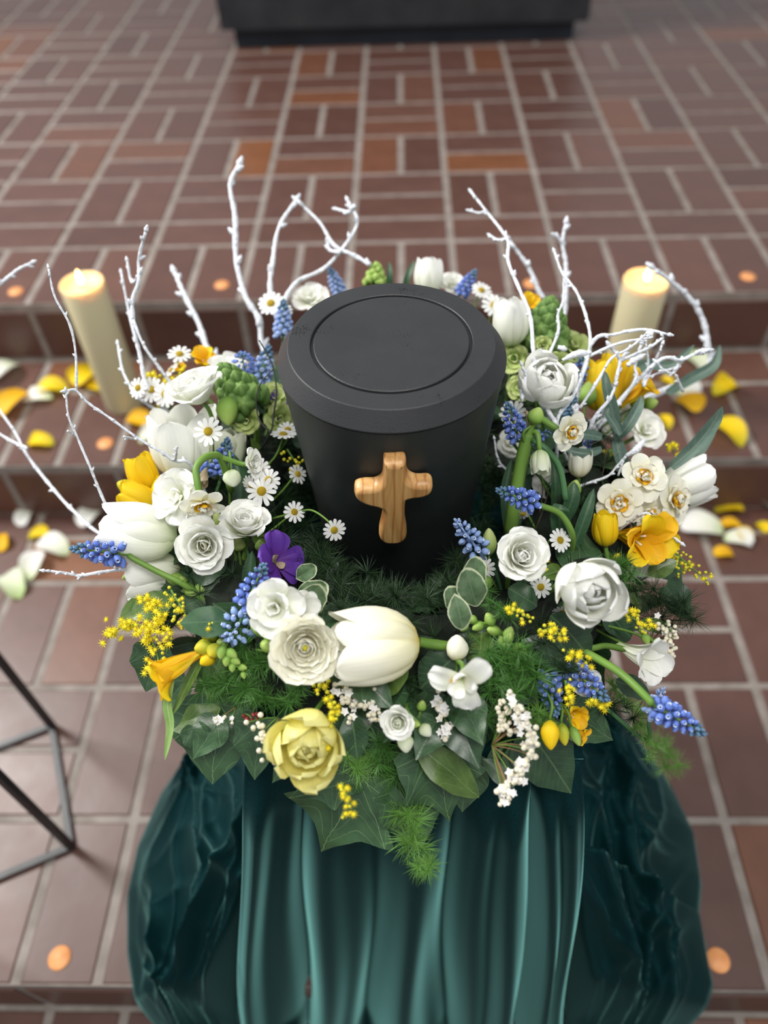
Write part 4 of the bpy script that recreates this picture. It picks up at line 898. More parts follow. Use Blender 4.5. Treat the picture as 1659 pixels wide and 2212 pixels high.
F_('tulip', 'tulip', 'flower', 'white bloom at the back of the wreath just above the urn lid', 925, 640, 74, (0, -1, .4), Z=1.0)
F_('open', 'freesia', 'flower', 'white bloom behind the urn at the upper left beside the daisies', 672, 652, 72, (0, -.5, .9), Z=.99)
F_('open', 'freesia', 'flower', 'white bloom behind the blue spike at the upper right of the urn', 975, 618, 54, (0, -.5, .9), Z=1.01)
F_('open', 'freesia', 'flower', 'small white bloom under the daffodil bulb leaves right of the urn', 1100, 960, 60, (.2, -.1, 1), Z=.85)
F_('open', 'freesia', 'flower', 'white petals behind the drooping blue spike at the front right', 1263, 1470, 60, (.1, .2, 1), .02)
for lab, px, py, s, d, Z in [('yellow freesia blossom under the blue spikes at the front right', 1228, 1540, 64, (.4, .1, .9), .68), ('yellow green freesia blossom half opened below the front right blossom', 1240, 1580, 50, (.8, .3, .5), .675)]:
    F_('yfree', 'freesia', 'flower', lab, px, py, s, d, Z=Z)
# daisies
for i, (px, py, s, d, Z, lab) in enumerate([
    (450, 932, 62, (0, -.1, 1), .76, 'daisy facing the viewer in front of the two white blooms on the left'), (565, 1061, 64, (0, -.05, 1), .745, 'largest daisy of the packed group, right above the pleated lisianthus'),
    (580, 1037, 52, (.2, -.2, 1), .765, 'daisy just behind the largest daisy of the packed group'), (560, 1013, 52, (.3, -.4, .9), .77, 'topmost daisy of the packed group beside the small side turned daffodil'),
    (542, 1048, 44, (-.5, .4, .8), .765, 'daisy turned down and half hidden in the packed group'), (636, 1106, 48, (.4, -.2, 1), .76, 'daisy on a thin stalk in front of the dark fern left of the urn'),
    (722, 1145, 50, (.3, .3, .9), .735, 'lone daisy dangling before the urn on a long bent stalk'), (612, 938, 56, (.1, -.95, .45), .80, 'daisy seen from the side touching the left wall of the urn'),
    (622, 928, 44, (.2, -.6, .8), .82, 'daisy behind the side turned one at the left wall of the urn'), (643, 1024, 44, (.6, -.2, .7), .775, 'small daisy against the urn to the left of the wooden cross'),
    (298, 838, 46, (-.4, -.1, .9), .86, 'leftmost daisy of the row at the upper left rim'), (327, 842, 54, (-.2, 0, 1), .86, 'narrow daisy second in the row at the upper left rim'),
    (357, 852, 54, (-.1, .1, 1), .85, 'daisy with orange heart third in the row at the upper left rim'), (388, 838, 46, (.1, -.2, 1), .85, 'daisy at the right end of the row under a white twig'),
    (388, 765, 52, (.2, -.6, .8), .89, 'single daisy raised highest at the upper left'), (370, 800, 44, (-.6, -.5, .5), .90, 'daisy turned away below the highest daisy at the upper left'),
    (585, 655, 56, (-.2, -.3, 1), .93, 'blurred daisy beside the urn lid at the upper left'), (612, 668, 40, (.2, -.5, .8), .94, 'small blurred daisy between two blue spikes beside the urn lid'),
    (1045, 1228, 52, (-.2, -.1, 1), .715, 'daisy left of the crumpled white rose'), (1168, 1268, 50, (.1, .1, 1), .70, 'daisy between the crumpled rose and the round white tulip'),
    (1161, 1181, 46, (.2, -.2, 1), .735, 'daisy above the right edge of the crumpled white rose'), (1210, 1167, 52, (.4, -.2, .9), .72, 'daisy just above the round white tulip'),
    (1303, 1317, 54, (.3, -.5, .8), .70, 'daisy under the right side of the round white tulip'), (1216, 1322, 46, (-.1, .75, .6), .70, 'daisy peeking out beneath the round white tulip'),
    (1040, 627, 44, (.2, -.4, .9), .96, 'blurred daisy next to the blue spike at the upper right of the urn'), (1068, 660, 56, (.1, -.3, 1), .94, 'daisy beside the white tulip at the right shoulder of the urn'),
    (1108, 893, 56, (-.2, .1, 1), .83, 'shaded daisy behind the dark blue spike right of the urn'), (1130, 1110, 38, (.1, .7, .5), .77, 'small daisy hanging under the horizontal blue spike'),
    (1218, 952, 34, (0, .2, 1), .82, 'tiny daisy beneath the nodding daffodil on the right'), (1192, 822, 34, (.8, -.2, .6), .84, 'small daisy at the right edge of the open double tulip')]):
    st = None
    if i == 6: st = [(717, 1135, .737), (700, 1118, .742), (675, 1103, .75), (650, 1104, .765), (590, 1120, .79)]
    if i == 5: st = [(625, 1115, .765), (600, 1135, .78), (575, 1155, .79)]
    if i == 7: st = [(610, 950, .81), (595, 985, .81), (575, 1010, .80), (565, 1040, .80)]
    if i == 9: st = [(635, 1030, .78), (610, 1060, .79), (585, 1085, .80)]
    F_('daisy', 'daisy', 'flower', lab, px, py, s * 1.04, d, Z=Z, g='small white daisies', st=st, sr=.0009)

# grape hyacinths
def bell_mesh(m):
    k = ('bell', m.name)
    if k not in PM: PM[k] = mesh('bell', *lathe([(.0, 0), (.22, .06), (.40, .28), (.44, .55), (.36, .8), (.24, .9), (.30, 1.0), (.18, .99), (.12, .86)], 9), m=m)
    return PM[k]
def muscari(label, px, py, L, d, Z=None, off=.03, m=BL, st=None, wd=.26, bs=1.0, tipdark=True, n=46, loose=1.0, sr=.0018):
    """px,py: middle of the spike; d: towards the tip"""
    Z = Z or wz(px, py, off); ax = vdir(d); fore = max(.35, math.hypot(d[0], d[1]) / Vector(d).length)
    s = L / FPX * Z / fore if fore > .5 else L / FPX * Z * 1.1; p = pt(px, py, Z) - ax * s * .5
    root = thing('grape_hyacinth', label, 'flower', p, 'blue grape hyacinth spikes', dirot(d, rnd.uniform(0, 6)), s)
    lk('spike_stem', mesh('spike_stem', *tube([(0, 0, -.1), (0, 0, .5), (0, 0, .97)], [.035, .03, .015], 6, 2), m=m if not tipdark else ST), root)
    for i in range(n):
        t = (i + .5) / n; z = .02 + .96 * t ** .92; an = i * 2.39996
        rr = wd * (1 - t ** 2.2) ** .8 * (.82 + .18 * min(1, t * 6)); sc = .185 * bs * (1.08 - .62 * t) * (1.1 if L < 80 else 1)
        el = -25 + 95 * t ** 1.5
        dd = Vector((math.cos(an) * math.cos(D2R(el)), math.sin(an) * math.cos(D2R(el)), math.sin(D2R(el))))
        mm = BLT if (tipdark and t > .72) else m
        o = lk('bell', bell_mesh(mm), root); q = dd.to_track_quat('Z', 'Y')
        pos = Vector((math.cos(an) * rr * .62 * loose, math.sin(an) * rr * .62 * loose, z + .03))
        o.location = pos - dd * sc * .3; o.rotation_euler = q.to_euler(); o.scale = (sc, sc, sc)
        o.scale = (sc * .92, sc * .92, sc)
    base = p - ax * s * .08
    if st: stem(root, [base] + [pt(*q) for q in st], sr, sr * 1.2, STB if sr < .0025 else ST)
    else: autostem(root, base, ax, sr, STB)
    return root
muscari('grape hyacinth stretched far out over the left rim, slate blue at its tip', 215, 1191, 112, (-1, -.12, .12), Z=.715, st=[(285, 1205, .716), (340, 1235, .72), (400, 1265, .725), (450, 1305, .74)], sr=.0026)
muscari('bright grape hyacinth overlapping the fluffy white freesia', 550, 1266, 104, (.5, -1, .3), Z=.655, st=[(536, 1320, .665), (532, 1345, .68)], sr=.0028, wd=.30)
muscari('pale blue grape hyacinth seen end on above the bright fern', 508, 1360, 62, (-.1, .2, 1), Z=.66, m=BLP, tipdark=False, n=30, wd=.50, loose=1.5, bs=1.5)
muscari('grape hyacinth lying level in front of the thick daffodil stalk', 1118, 1074, 94, (-1, -.35, .2), Z=.70, st=[(1175, 1095, .705), (1210, 1110, .71), (1235, 1150, .72), (1235, 1190, .75)], sr=.0028)
muscari('light blue grape hyacinth with open bells right of the urn foot', 1014, 1163, 100, (-.65, -.85, .3), Z=.71, m=BLP, tipdark=False, n=34, wd=.25, loose=1.15)
muscari('deep blue grape hyacinth tight against the right wall of the urn', 1109, 912, 84, (-.4, -1, .3), Z=.775, wd=.30)
muscari('grape hyacinth pointing down and right at the front right rim', 1268, 1474, 100, (.75, .65, .4), Z=.665, wd=.28)
muscari('grape hyacinth half veiled by fern needles at the front right', 1190, 1495, 92, (.15, 1, .4), Z=.665, wd=.30)
muscari('small upright grape hyacinth behind the long trailing one at the lower right', 1418, 1520, 74, (.2, -.9, .4), Z=.675, m=BLP, tipdark=False, n=30)
muscari('grape hyacinth trailing furthest out at the lower right on a long stalk', 1467, 1555, 112, (.9, .5, .2), Z=.625, st=[(1400, 1510, .63), (1345, 1458, .65), (1285, 1420, .68), (1245, 1400, .70)], sr=.0032)
muscari('blurred grape hyacinth behind the urn lid left of the round green bud', 724, 608, 52, (-.35, -.75, .5), Z=1.0, m=BLP)
muscari('grape hyacinth at the left edge of the urn lid', 612, 690, 74, (.05, -1, .3), Z=.92, m=BLP)
muscari('grape hyacinth behind the urn lid on the right side', 1010, 612, 60, (.6, -.9, .3), Z=.98)
muscari('grape hyacinth seen from its tip behind the green snapdragon head', 525, 780, 54, (.1, -.2, 1), Z=.86, m=BL, n=34, wd=.5)
muscari('leaning grape hyacinth next to the round one at the left of the urn', 568, 795, 92, (.35, -1, .3), Z=.88, m=BLP)
muscari('dark tipped grape hyacinth behind the bent daffodil stalk', 484, 990, 84, (.25, -1, .3), Z=.79)
muscari('small grape hyacinth behind the withered spathe on the left', 440, 1022, 44, (-.3, .6, .6), Z=.78, n=26)
muscari('small slate blue grape hyacinth just above the open lisianthus', 443, 1118, 44, (.1, -1, .4), Z=.775, m=BLT, n=26)
muscari('grape hyacinth behind the white twigs at the upper right', 1250, 805, 82, (.35, -1, .3), Z=.87)
muscari('grape hyacinth beside the lime green floret at the upper right', 1225, 770, 60, (.1, -1, .3), Z=.90)
muscari('dark grape hyacinth above the nodding daffodil on the right', 1235, 885, 54, (.2, -1, .3), Z=.83, m=BLT)
muscari('small grape hyacinth between the daffodil stalks', 1166, 942, 36, (.6, -.2, .8), Z=.79, n=20)
muscari('small grape hyacinth under the nodding daffodil', 1270, 955, 34, (.1, -.9, .5), Z=.81, n=20)
muscari('tiny blue spike hidden under the two lisianthus blooms', 430, 1290, 34, (.2, -.8, .5), Z=.745, n=14, m=BLP, tipdark=False)

# snapdragons, buds
def spike(name, label, px, py, L, d, Z, m=SD, n=26, R=.30, st=None):
    ax = vdir(d); s = L / FPX * Z; p = pt(px, py, Z) - ax * s * .5
    root = thing(name, label, 'flower', p, None, dirot(d), s)
    for i in range(n):
        t = (i + .5) / n; an = i * 2.4; rr = R * (1 - t ** 2) ** .7; el = 10 + 70 * t
        dd = Vector((math.cos(an) * math.cos(D2R(el)), math.sin(an) * math.cos(D2R(el)), math.sin(D2R(el)))); sc = .40 * (1.1 - .6 * t)
        o = lk('bud', bud_mesh(1, .46, m, 5, .42, n=20), root); o.location = (math.cos(an) * rr * .5, math.sin(an) * rr * .5, t * .85); o.rotation_euler = dd.to_track_quat('Z', 'Y').to_euler(); o.scale = (sc,) * 3
    autostem(root, p, ax, .0032, ST, st); return root
spike('snapdragon', 'upright green snapdragon head between the two white tulips right of the urn', 1182, 695, 105, (.05, -1, .5), .87, SD, 34, .36)
spike('snapdragon', 'green snapdragon head beside the large ruffled bloom on the left', 505, 832, 108, (-.5, -.85, .5), .82, SD, 30, .30)
spike('snapdragon', 'round green bud peeping over the back of the urn lid', 812, 590, 46, (.1, -1, .3), .98, GB, 22, .40)
for px, py, s, d, Z, lab in [(1232, 755, 74, (.3, -.4, .9), .88, 'pale lime floret right of the green snapdragon head'), (1112, 778, 62, (-.3, -.1, 1), .87, 'pale lime floret touching the urn lid on the right'), (1170, 748, 40, (0, .2, 1), .84, 'small lime floret at the foot of the snapdragon head on the right'),
    (1205, 790, 56, (.1, .2, 1), .86, 'lime floret under the snapdragon head beside the catkin'), (588, 860, 62, (.4, -.3, .9), .86, 'lime floret behind the thin black wire on the left'), (600, 905, 66, (.4, .1, .9), .85, 'yellowish lime floret low against the urn on the left'),
    (533, 905, 58, (0, .4, .9), .825, 'pale green floret under the left snapdragon head'), (1128, 840, 56, (-.5, 0, .8), .86, 'greenish floret left of the open double tulip')]:
    F_('lime', 'snapdragon_floret', 'flower', lab, px, py, s, d, Z=Z)
def bud(label, px, py, L, d, Z=None, m=GB, R=.36, name='flower_bud', off=.03, g='closed flower buds', sr=.0012, st=None, lob=3):
    Z = Z or wz(px, py, off); ax = vdir(d); s = L / FPX * Z; p = pt(px, py, Z) - ax * s * .5
    root = thing(name, label, 'bud', p, g, dirot(d), s); lk('bud', bud_mesh(1, R, m, lob), root); autostem(root, p, ax, sr, ST, st); return root
for a in [
    ('plump green bud hanging below the left snapdragon head', 492, 888, 66, (.1, 1, .2), .80, GB, .34), ('large lime bud at the left edge of the fluffy white freesia', 565, 1347, 62, (-.3, -.9, .4), None, GB, .40), ('round lime bud just above the ranunculus', 592, 1370, 46, (.1, -.4, 1), None, GB, .46),
    ('small green bud left of the ranunculus', 576, 1394, 34, (-.2, -.3, 1), None, GB, .42), ('small oval bud lying on the ranunculus edge', 612, 1414, 30, (1, .1, .3), .66, GB, .36), ('lower oval bud at the left rim of the ranunculus', 602, 1434, 30, (0, 1, .4), .66, GB, .36),
    ('pale green pointed bud below the ranunculus', 632, 1452, 36, (.6, .6, .3), .665, GB, .28), ('pale lisianthus bud under the pleated lisianthus', 515, 1175, 34, (0, -1, .6), .74, LG, .42), ('little green bud beside the violet petals', 562, 1178, 28, (.1, -1, .5), .755, GB, .38),
    ('pointed pale bud rising between the two lisianthus blooms', 472, 1125, 46, (-.4, -1, .3), .755, LG, .26), ('second pointed bud between the two lisianthus blooms', 488, 1148, 46, (-.3, -1, .3), .745, LG, .26), ('round cream daffodil bud hanging from the bent stalk on the left', 502, 1034, 40, (.2, .9, .5), .735, W3, .46),
    ('cream bud above the crinkled white blossom with yellow throat', 987, 1398, 60, (0, -1, .4), .65, W2, .38), ('round yellow green bud right of the cream bud', 1029, 1418, 34, (.3, -.2, 1), .68, YB, .46), ('small green bud above the round yellow green bud', 1014, 1392, 30, (0, -1, .4), .69, GB, .36),
    ('cream spray rose bud lowest beside the small rose', 877, 1606, 40, (0, 1, .5), .635, W3, .42), ('cream spray rose bud furthest right of the small rose', 920, 1578, 32, (.6, .6, .5), .64, W3, .42), ('green spray rose bud upper right of the small rose', 911, 1524, 28, (.2, -1, .5), .65, GB, .36),
    ('tiny green bud between the small rose and its buds', 897, 1564, 26, (.7, 0, .6), .645, GB, .34), ('green bud in the big cup at the side of the crumpled rose', 1056, 1170, 62, (-.05, -1, .3), .72, LG, .25), ('round green seed head under the leftmost right hand daisy', 1050, 1258, 32, (0, 1, .4), .715, GB, .44),
    ('pale pointed bud under the round white double tulip', 1328, 1274, 44, (.9, -.2, .3), .715, LG, .30), ('green bud below the pale closed bloom on the right', 1240, 1055, 40, (.2, -1, .4), .77, GB, .36), ('lime bud wrapped in papery skin at the top of the thick stalk', 1158, 898, 40, (.3, -.8, .4), .735, GB, .42),
    ('green bud between the yellow freesias under the twig tangle', 1268, 850, 52, (.1, -1, .3), .86, GB, .38), ('yellow bud of the freesia spray lowest at the front right', 1189, 1588, 62, (-.05, 1, .4), .645, YL, .30), ('green bud right of the lowest yellow freesia bud', 1217, 1586, 48, (.1, 1, .4), .655, YB, .26),
    ('slim green bud at the end of the front right freesia spray', 1243, 1590, 44, (.4, 1, .3), .66, GB, .24), ('olive yellow freesia bud on top of the trumpet freesia spray', 455, 1372, 42, (-.9, -.1, .4), .67, YB, .38), ('olive yellow freesia bud in the middle of the trumpet freesia spray', 440, 1398, 42, (-.8, .1, .5), .665, YB, .40),
    ('round olive bud right of the middle one in the trumpet freesia spray', 462, 1406, 36, (-.3, .5, .8), .66, YB, .44), ('yellow bud at the underside of the trumpet freesia spray', 448, 1424, 38, (-.7, .5, .5), .665, YL, .38), ('green bud next to the pale blue end on spike', 480, 1390, 30, (-.5, -.4, .6), .665, GB, .40),
    ('green freesia bud behind the big lying tulip stalk', 382, 1252, 42, (-.9, 0, .4), .745, GB, .36), ('green freesia bud below the long blue spike stalk', 412, 1278, 32, (.7, .4, .4), .73, GB, .34), ('small green freesia bud at the crossing of the stalks', 432, 1272, 28, (.8, .3, .4), .735, GB, .34),
    ('narrow green bud at the left rim under the hidden tulip', 290, 1245, 34, (-1, 0, .3), .77, GB, .3), ('second narrow green bud at the left rim', 300, 1268, 30, (-1, .2, .3), .77, GB, .3), ('green bud right of the white trumpet freesia', 1422, 1398, 34, (.9, 0, .3), .715, GB, .3), ('lower green bud right of the white trumpet freesia', 1418, 1420, 30, (.6, .8, .3), .71, GB, .28),
    ('yellow green bud between the white twigs at the right', 1378, 868, 36, (.4, -.6, .6), .88, YB, .4), ('small green bud behind the freesia at the upper right', 1405, 872, 34, (.7, -.2, .6), .89, GB, .4), ('blurred green bud at the outer left rim beside the yellow freesias', 270, 1050, 36, (-.9, -.4, .3), .82, YB, .4)]:
    bud(a[0], a[1], a[2], a[3], a[4], a[5], a[6], a[7])
# freesia bud chains
def chain(label, P, Z, sizes, side=1, m=GB, name='freesia_bud_spray'):
    Q = [pt(x, y, Z) for x, y in P]; root = thing(name, label, 'bud spray', Q[0], 'green freesia bud sprays'); stem(root, Q, .0022, .0008, ST)
    S = spline(Q, 6); n = len(sizes)
    for i, sz in enumerate(sizes):
        k = int((i + .6) / n * (len(S) - 1)); p = S[k]; t = (S[min(k + 1, len(S) - 1)] - S[k - 1]).normalized(); sd = BK.cross(t).normalized() * (1 if i % 2 else -1)
        dd = (t + sd * .7 + BK * .3).normalized(); L = sz / FPX * Z
        o = lk('bud', bud_mesh(1, .34, m), root); o.matrix_local = MW[root.name].inverted() @ Matrix.Translation(p) @ dd.to_track_quat('Z', 'Y').to_matrix().to_4x4() @ Matrix.Scale(L, 4)
chain('arching chain of green buds pointing down from the trumpet freesia spray', [(480, 1388), (492, 1412), (505, 1432), (535, 1458)], .655, [32, 30, 28, 26, 24, 22, 18])
chain('forked green bud spray right of the cream tulip standing over the fern', [(1078, 1428), (1092, 1400), (1085, 1370), (1060, 1350), (1030, 1345), (1002, 1348)], .675, [34, 32, 36, 34, 34, 30, 28, 24])
chain('short green bud spray bending right over the fern', [(1085, 1410), (1090, 1392), (1118, 1392)], .67, [26, 30, 38])
chain('green bud spray between the stalks of the lying tulip and the goldenrod', [(470, 1330), (450, 1300), (420, 1275), (395, 1262)], .74, [26, 26, 28, 28, 26])
chain('small green bud spray on the left rim under the white twig', [(350, 1290), (320, 1262), (295, 1245), (280, 1240)], .77, [22, 24, 24, 22])
chain('green bud spray at the outer right behind the trumpet freesia', [(1380, 1360), (1410, 1385), (1425, 1410)], .715, [26, 26, 24])
# thick daffodil stalk and loose stalks
def stalk(label, P, r, m=ST, name='flower_stalk'):
    Q = [pt(*p) for p in P]; root = thing(name, label, 'stalk', Q[0], 'bare flower stalks'); stem(root, Q, r, r * 1.1, m, name='stem'); return root
stalk('thick green daffodil stalk standing right of the urn', [(1142, 935, .75), (1128, 990, .755), (1112, 1080, .765), (1102, 1150, .78)], .0064)
stalk('grey green stalk arching down from the lime bud to the thick leaves', [(1150, 950, .745), (1185, 975, .74), (1210, 1015, .745), (1222, 1080, .75)], .003, STB)
stalk('thin green lisianthus stalk under the pleated bloom', [(525, 1165, .75), (540, 1210, .755), (560, 1260, .76)], .0018, STB); stalk('thin green lisianthus stalk under the open bloom', [(470, 1225, .75), (500, 1290, .75), (525, 1345, .75)], .0018, STB)
stalk('second thin lisianthus stalk beside the first under the open bloom', [(440, 1228, .755), (475, 1280, .755), (520, 1350, .755)], .0016, STB); stalk('third thin lisianthus stalk running to the blue spike', [(495, 1215, .755), (510, 1260, .755), (530, 1320, .755)], .0018, STB)
# papery spathes
sp = thing('withered_spathe', 'papery brown spathe at the bend of the left daffodil stalk', 'dry leaf', pt(445, 1012, .745), None, dirot((-.1, .9, .6)), 52 / FPX * .745)
ring(sp, 3, 0, 0, .1, name='dry_leaf', L=.9, W=.7, a=(40, 10, -10), wrap=.25, m=PS, ruf=.05)
sp = thing('withered_spathe', 'papery pale spathe at the top of the thick daffodil stalk', 'dry leaf', pt(1140, 930, .742), None, dirot((.1, -1, .2)), 50 / FPX * .742)
ring(sp, 2, 0, 0, .1, name='dry_leaf', L=.9, W=.4, a=(20, 10, 10), wrap=.2, m=PS, ruf=.05)

# goldenrod
def flo_mesh(m, star=True):
    k = ('flo', m.name, star)
    if k in PM: return PM[k]
    parts = [lathe([(0, -.3), (.32, -.1), (.42, .2), (.30, .45), (0, .55)], 7)]
    if star:
        for i in range(8):
            a = i * math.pi / 4 + .2; c, s = math.cos(a), math.sin(a)
            V = [(c * .25 - s * .12, s * .25 + c * .12, .3), (c * .25 + s * .12, s * .25 - c * .12, .3), (c * .95, s * .95, .5), (c * .3, s * .3, .5)]
            parts.append((V, [(0, 1, 2), (1, 3, 2), (3, 0, 2)], [(0, 0)] * 4))
    PM[k] = mesh('floret', *join(parts), smooth=not star, m=m); return PM[k]
def golden(label, P, n, size, spread, off=.035, Z=None, star=.6, cat='goldenrod', ms=SOL, mb=SOLB):
    Q = [pt(x, y, Z or wz(x, y, off)) for x, y in P]; root = thing('goldenrod_sprig', label, 'goldenrod', Q[0], 'yellow goldenrod sprigs'); stem(root, Q, .0012, .0006, ST, sides=5)
    S = spline(Q, 10)
    for i in range(n):
        k = rnd.randrange(len(S)); Zc = depth(S[k]); j = spread / FPX * Zc; st = rnd.random() < star
        o = lk('floret', flo_mesh(ms if st else mb, st), root); o_ = S[k] + RX * rnd.gauss(0, j * .6) + UY * rnd.gauss(0, j * .6) + BK * rnd.uniform(.000, .012)
        o.matrix_local = MW[root.name].inverted() @ Matrix.Translation(o_) @ (BK + Vector((rnd.uniform(-.7, .7), rnd.uniform(-.7, .7), .4))).to_track_quat('Z', 'Y').to_matrix().to_4x4() @ Matrix.Scale(size / FPX * Zc * .66 * rnd.uniform(.8, 1.2), 4)
for a in [('bright goldenrod plume reaching furthest out over the left rim', [(232, 1378), (265, 1352), (300, 1350), (340, 1358)], 44, 17, 15, None, 1.0), ('goldenrod plume rising above the furthest reaching one', [(310, 1292), (335, 1305), (355, 1330), (345, 1345)], 34, 17, 14, None, .95),
    ('goldenrod plume drooping toward the yellow trumpet freesia', [(320, 1370), (335, 1400), (345, 1440), (330, 1445)], 30, 17, 15, None, .9), ('goldenrod sprig between the stalks and the trumpet freesia', [(370, 1360), (365, 1385), (360, 1410)], 18, 16, 14, None, .6), ('greenish goldenrod sprig under the curled tulip leaf', [(370, 1275), (385, 1300), (400, 1330), (380, 1350)], 30, 14, 16, None, .4),
    ('dark goldenrod sprig in the shade of the curled tulip leaf', [(420, 1360), (440, 1350), (470, 1340)], 16, 12, 18, None, .1), ('yellow green goldenrod tip below the ranunculus', [(690, 1490), (695, 1470), (705, 1445), (715, 1440)], 34, 17, 15, .645, .1), ('goldenrod strand lying over the pale yellow double tulip', [(712, 1505), (720, 1540), (712, 1570), (706, 1608)], 38, 15, 9, .615, .4),
    ('goldenrod tip dangling over the largest ivy leaf', [(738, 1690), (748, 1715), (752, 1735), (760, 1748)], 18, 14, 10, .60, .8), ('goldenrod cluster below the variegated leaves on the right', [(1095, 1310), (1120, 1320), (1140, 1335)], 22, 14, 12, None, .2), ('goldenrod cluster above the fern at the front right', [(1170, 1365), (1195, 1355), (1210, 1375)], 24, 15, 14, None, .5),
    ('goldenrod sprig right above the two blue spikes at the front right', [(1225, 1410), (1245, 1415), (1265, 1430)], 20, 15, 13, None, .7), ('goldenrod peeking out beneath the down pointing blue spike', [(1270, 1512), (1290, 1520), (1305, 1522)], 12, 16, 8, None, 1.0), ('goldenrod sprig between the two blue spikes at the front right', [(1222, 1470), (1225, 1500), (1240, 1515)], 16, 14, 12, None, .6),
    ('goldenrod plume right below the round white double tulip', [(1325, 1310), (1345, 1325), (1375, 1340), (1400, 1355)], 34, 14, 15, None, .5), ('goldenrod plume trailing out over the right rim', [(1450, 1180), (1470, 1205), (1500, 1230), (1530, 1258)], 34, 13, 14, .76, .1), ('goldenrod sprig on the right rim below the double daffodils', [(1430, 1190), (1455, 1210), (1480, 1235)], 20, 13, 16, .77, .1),
    ('goldenrod sprig between the crumpled rose and the round tulip', [(1165, 1215), (1170, 1228), (1165, 1205)], 14, 13, 10, .71, .2), ('goldenrod sprig next to the fern above the yellow freesia', [(1315, 1220), (1325, 1205), (1320, 1235)], 12, 14, 12, .73, .6), ('flat yellow flower cluster behind the row of daisies', [(320, 822), (350, 828), (400, 822), (340, 880)], 34, 17, 16, .885, .7),
    ('dark yellow goldenrod in the shade left of the urn', [(620, 970), (640, 1000), (650, 1010)], 18, 13, 18, .80, .0), ('goldenrod buds behind the twigs at the right', [(1320, 985), (1315, 1000), (1325, 970)], 14, 13, 14, .85, .4), ('yellow goldenrod tuft above the double daffodils', [(1440, 972), (1450, 965), (1455, 980)], 10, 14, 8, .85, .9)]:
    golden(a[0], a[1], a[2], a[3], a[4], Z=a[5], star=a[6])
# viburnum
def vfl():
    if 'vf' in PM: return PM['vf']
    parts = []
    for i in range(5):
        a = i * 1.2566; c, s = math.cos(a), math.sin(a); V = [(0, 0, 0), (c * .5 - s * .38, s * .5 + c * .38, .12), (c * 1.0, s * 1.0, .05), (c * .5 + s * .38, s * .5 - c * .38, .12)]
        parts.append((V, [(0, 3, 2), (0, 2, 1)], [(0, 0)] * 4))
    PM['vf'] = mesh('floret', *join(parts), smooth=False, m=VIW); return PM['vf']
VB = mesh('bud', *lathe([(0, -.5), (.35, -.35), (.5, 0), (.38, .36), (0, .5)], 9), m=VIB); VR = mesh('bud', *lathe([(0, -.6), (.3, -.35), (.4, 0), (.3, .4), (0, .7)], 8), m=BERRY)
def vib(label, P, n, size, spread, Z, flow=.3, hub=None, red=0):
    Q = [pt(x, y, Z) for x, y in P]; h = pt(*hub, Z + .02) if hub else Q[0] - BK * .02; root = thing('viburnum_cluster', label, 'blossom cluster', h, 'viburnum blossom clusters'); S = spline(Q, 8)
    for i in range(n):
        k = int(i / n * len(S)) if n > 6 else rnd.randrange(len(S)); j = spread / FPX * Z
        p = S[k] + RX * rnd.gauss(0, j * .55) + UY * rnd.gauss(0, j * .55) + BK * rnd.uniform(0, .008); f = rnd.random() < flow
        o = lk('floret' if f else 'bud', vfl() if f else (VR if rnd.random() < red else VB), root)
        o.matrix_local = MW[root.name].inverted() @ Matrix.Translation(p) @ (BK + Vector((rnd.uniform(-.6, .6), rnd.uniform(-.6, .6), .2))).to_track_quat('Z', 'Y').to_matrix().to_4x4() @ Matrix.Scale(size / FPX * Z * (.8 if f else 1) * rnd.uniform(.8, 1.15), 4)
        if i % 7 == 0: stem(root, [h, h.lerp(p, .5) + BK * -.004, p], .0007, .0004, STR if i % 2 else ST, sides=4, k=3)
vib('cream viburnum buds left of the pale yellow double tulip', [(560, 1565), (575, 1590), (590, 1620), (625, 1640)], 44, 12, 20, .635, .0, (600, 1550)); vib('pinkish white viburnum blossoms above the goldenrod strand', [(735, 1495), (750, 1500), (765, 1520), (750, 1540)], 34, 12, 17, .65, .45)
vib('viburnum buds between the goldenrod and the small spray rose', [(790, 1510), (800, 1530), (820, 1545)], 28, 11, 18, .645, .35); vib('white viburnum blossoms right of the small spray rose', [(945, 1500), (950, 1535), (960, 1560), (965, 1590)], 30, 13, 16, .645, .5, (950, 1520))
vib('long white viburnum cluster arching down at the front right', [(1100, 1505), (1130, 1555), (1145, 1600), (1130, 1650), (1095, 1695), (1085, 1712)], 120, 13, 15, .62, .45, (1062, 1610)); vib('green cream viburnum buds inside the arching cluster', [(1080, 1520), (1085, 1550), (1090, 1580)], 34, 12, 14, .63, .0, (1062, 1610))
vib('shaded viburnum head at the far right behind the trumpet freesia', [(1430, 1350), (1445, 1375), (1440, 1400), (1425, 1425)], 60, 10, 15, .73, .15, (1405, 1390)); vib('small pinkish buds behind the big lying tulip', [(365, 1105), (372, 1125), (378, 1140)], 14, 10, 12, .79, .2)
vib('dark red buds under the fern at the front left', [(520, 1555), (540, 1550), (555, 1535)], 6, 12, 16, .655, 0, None, .9); vib('white specks of viburnum under the bright fern', [(500, 1540), (470, 1555), (480, 1562)], 14, 8, 14, .66, .5)

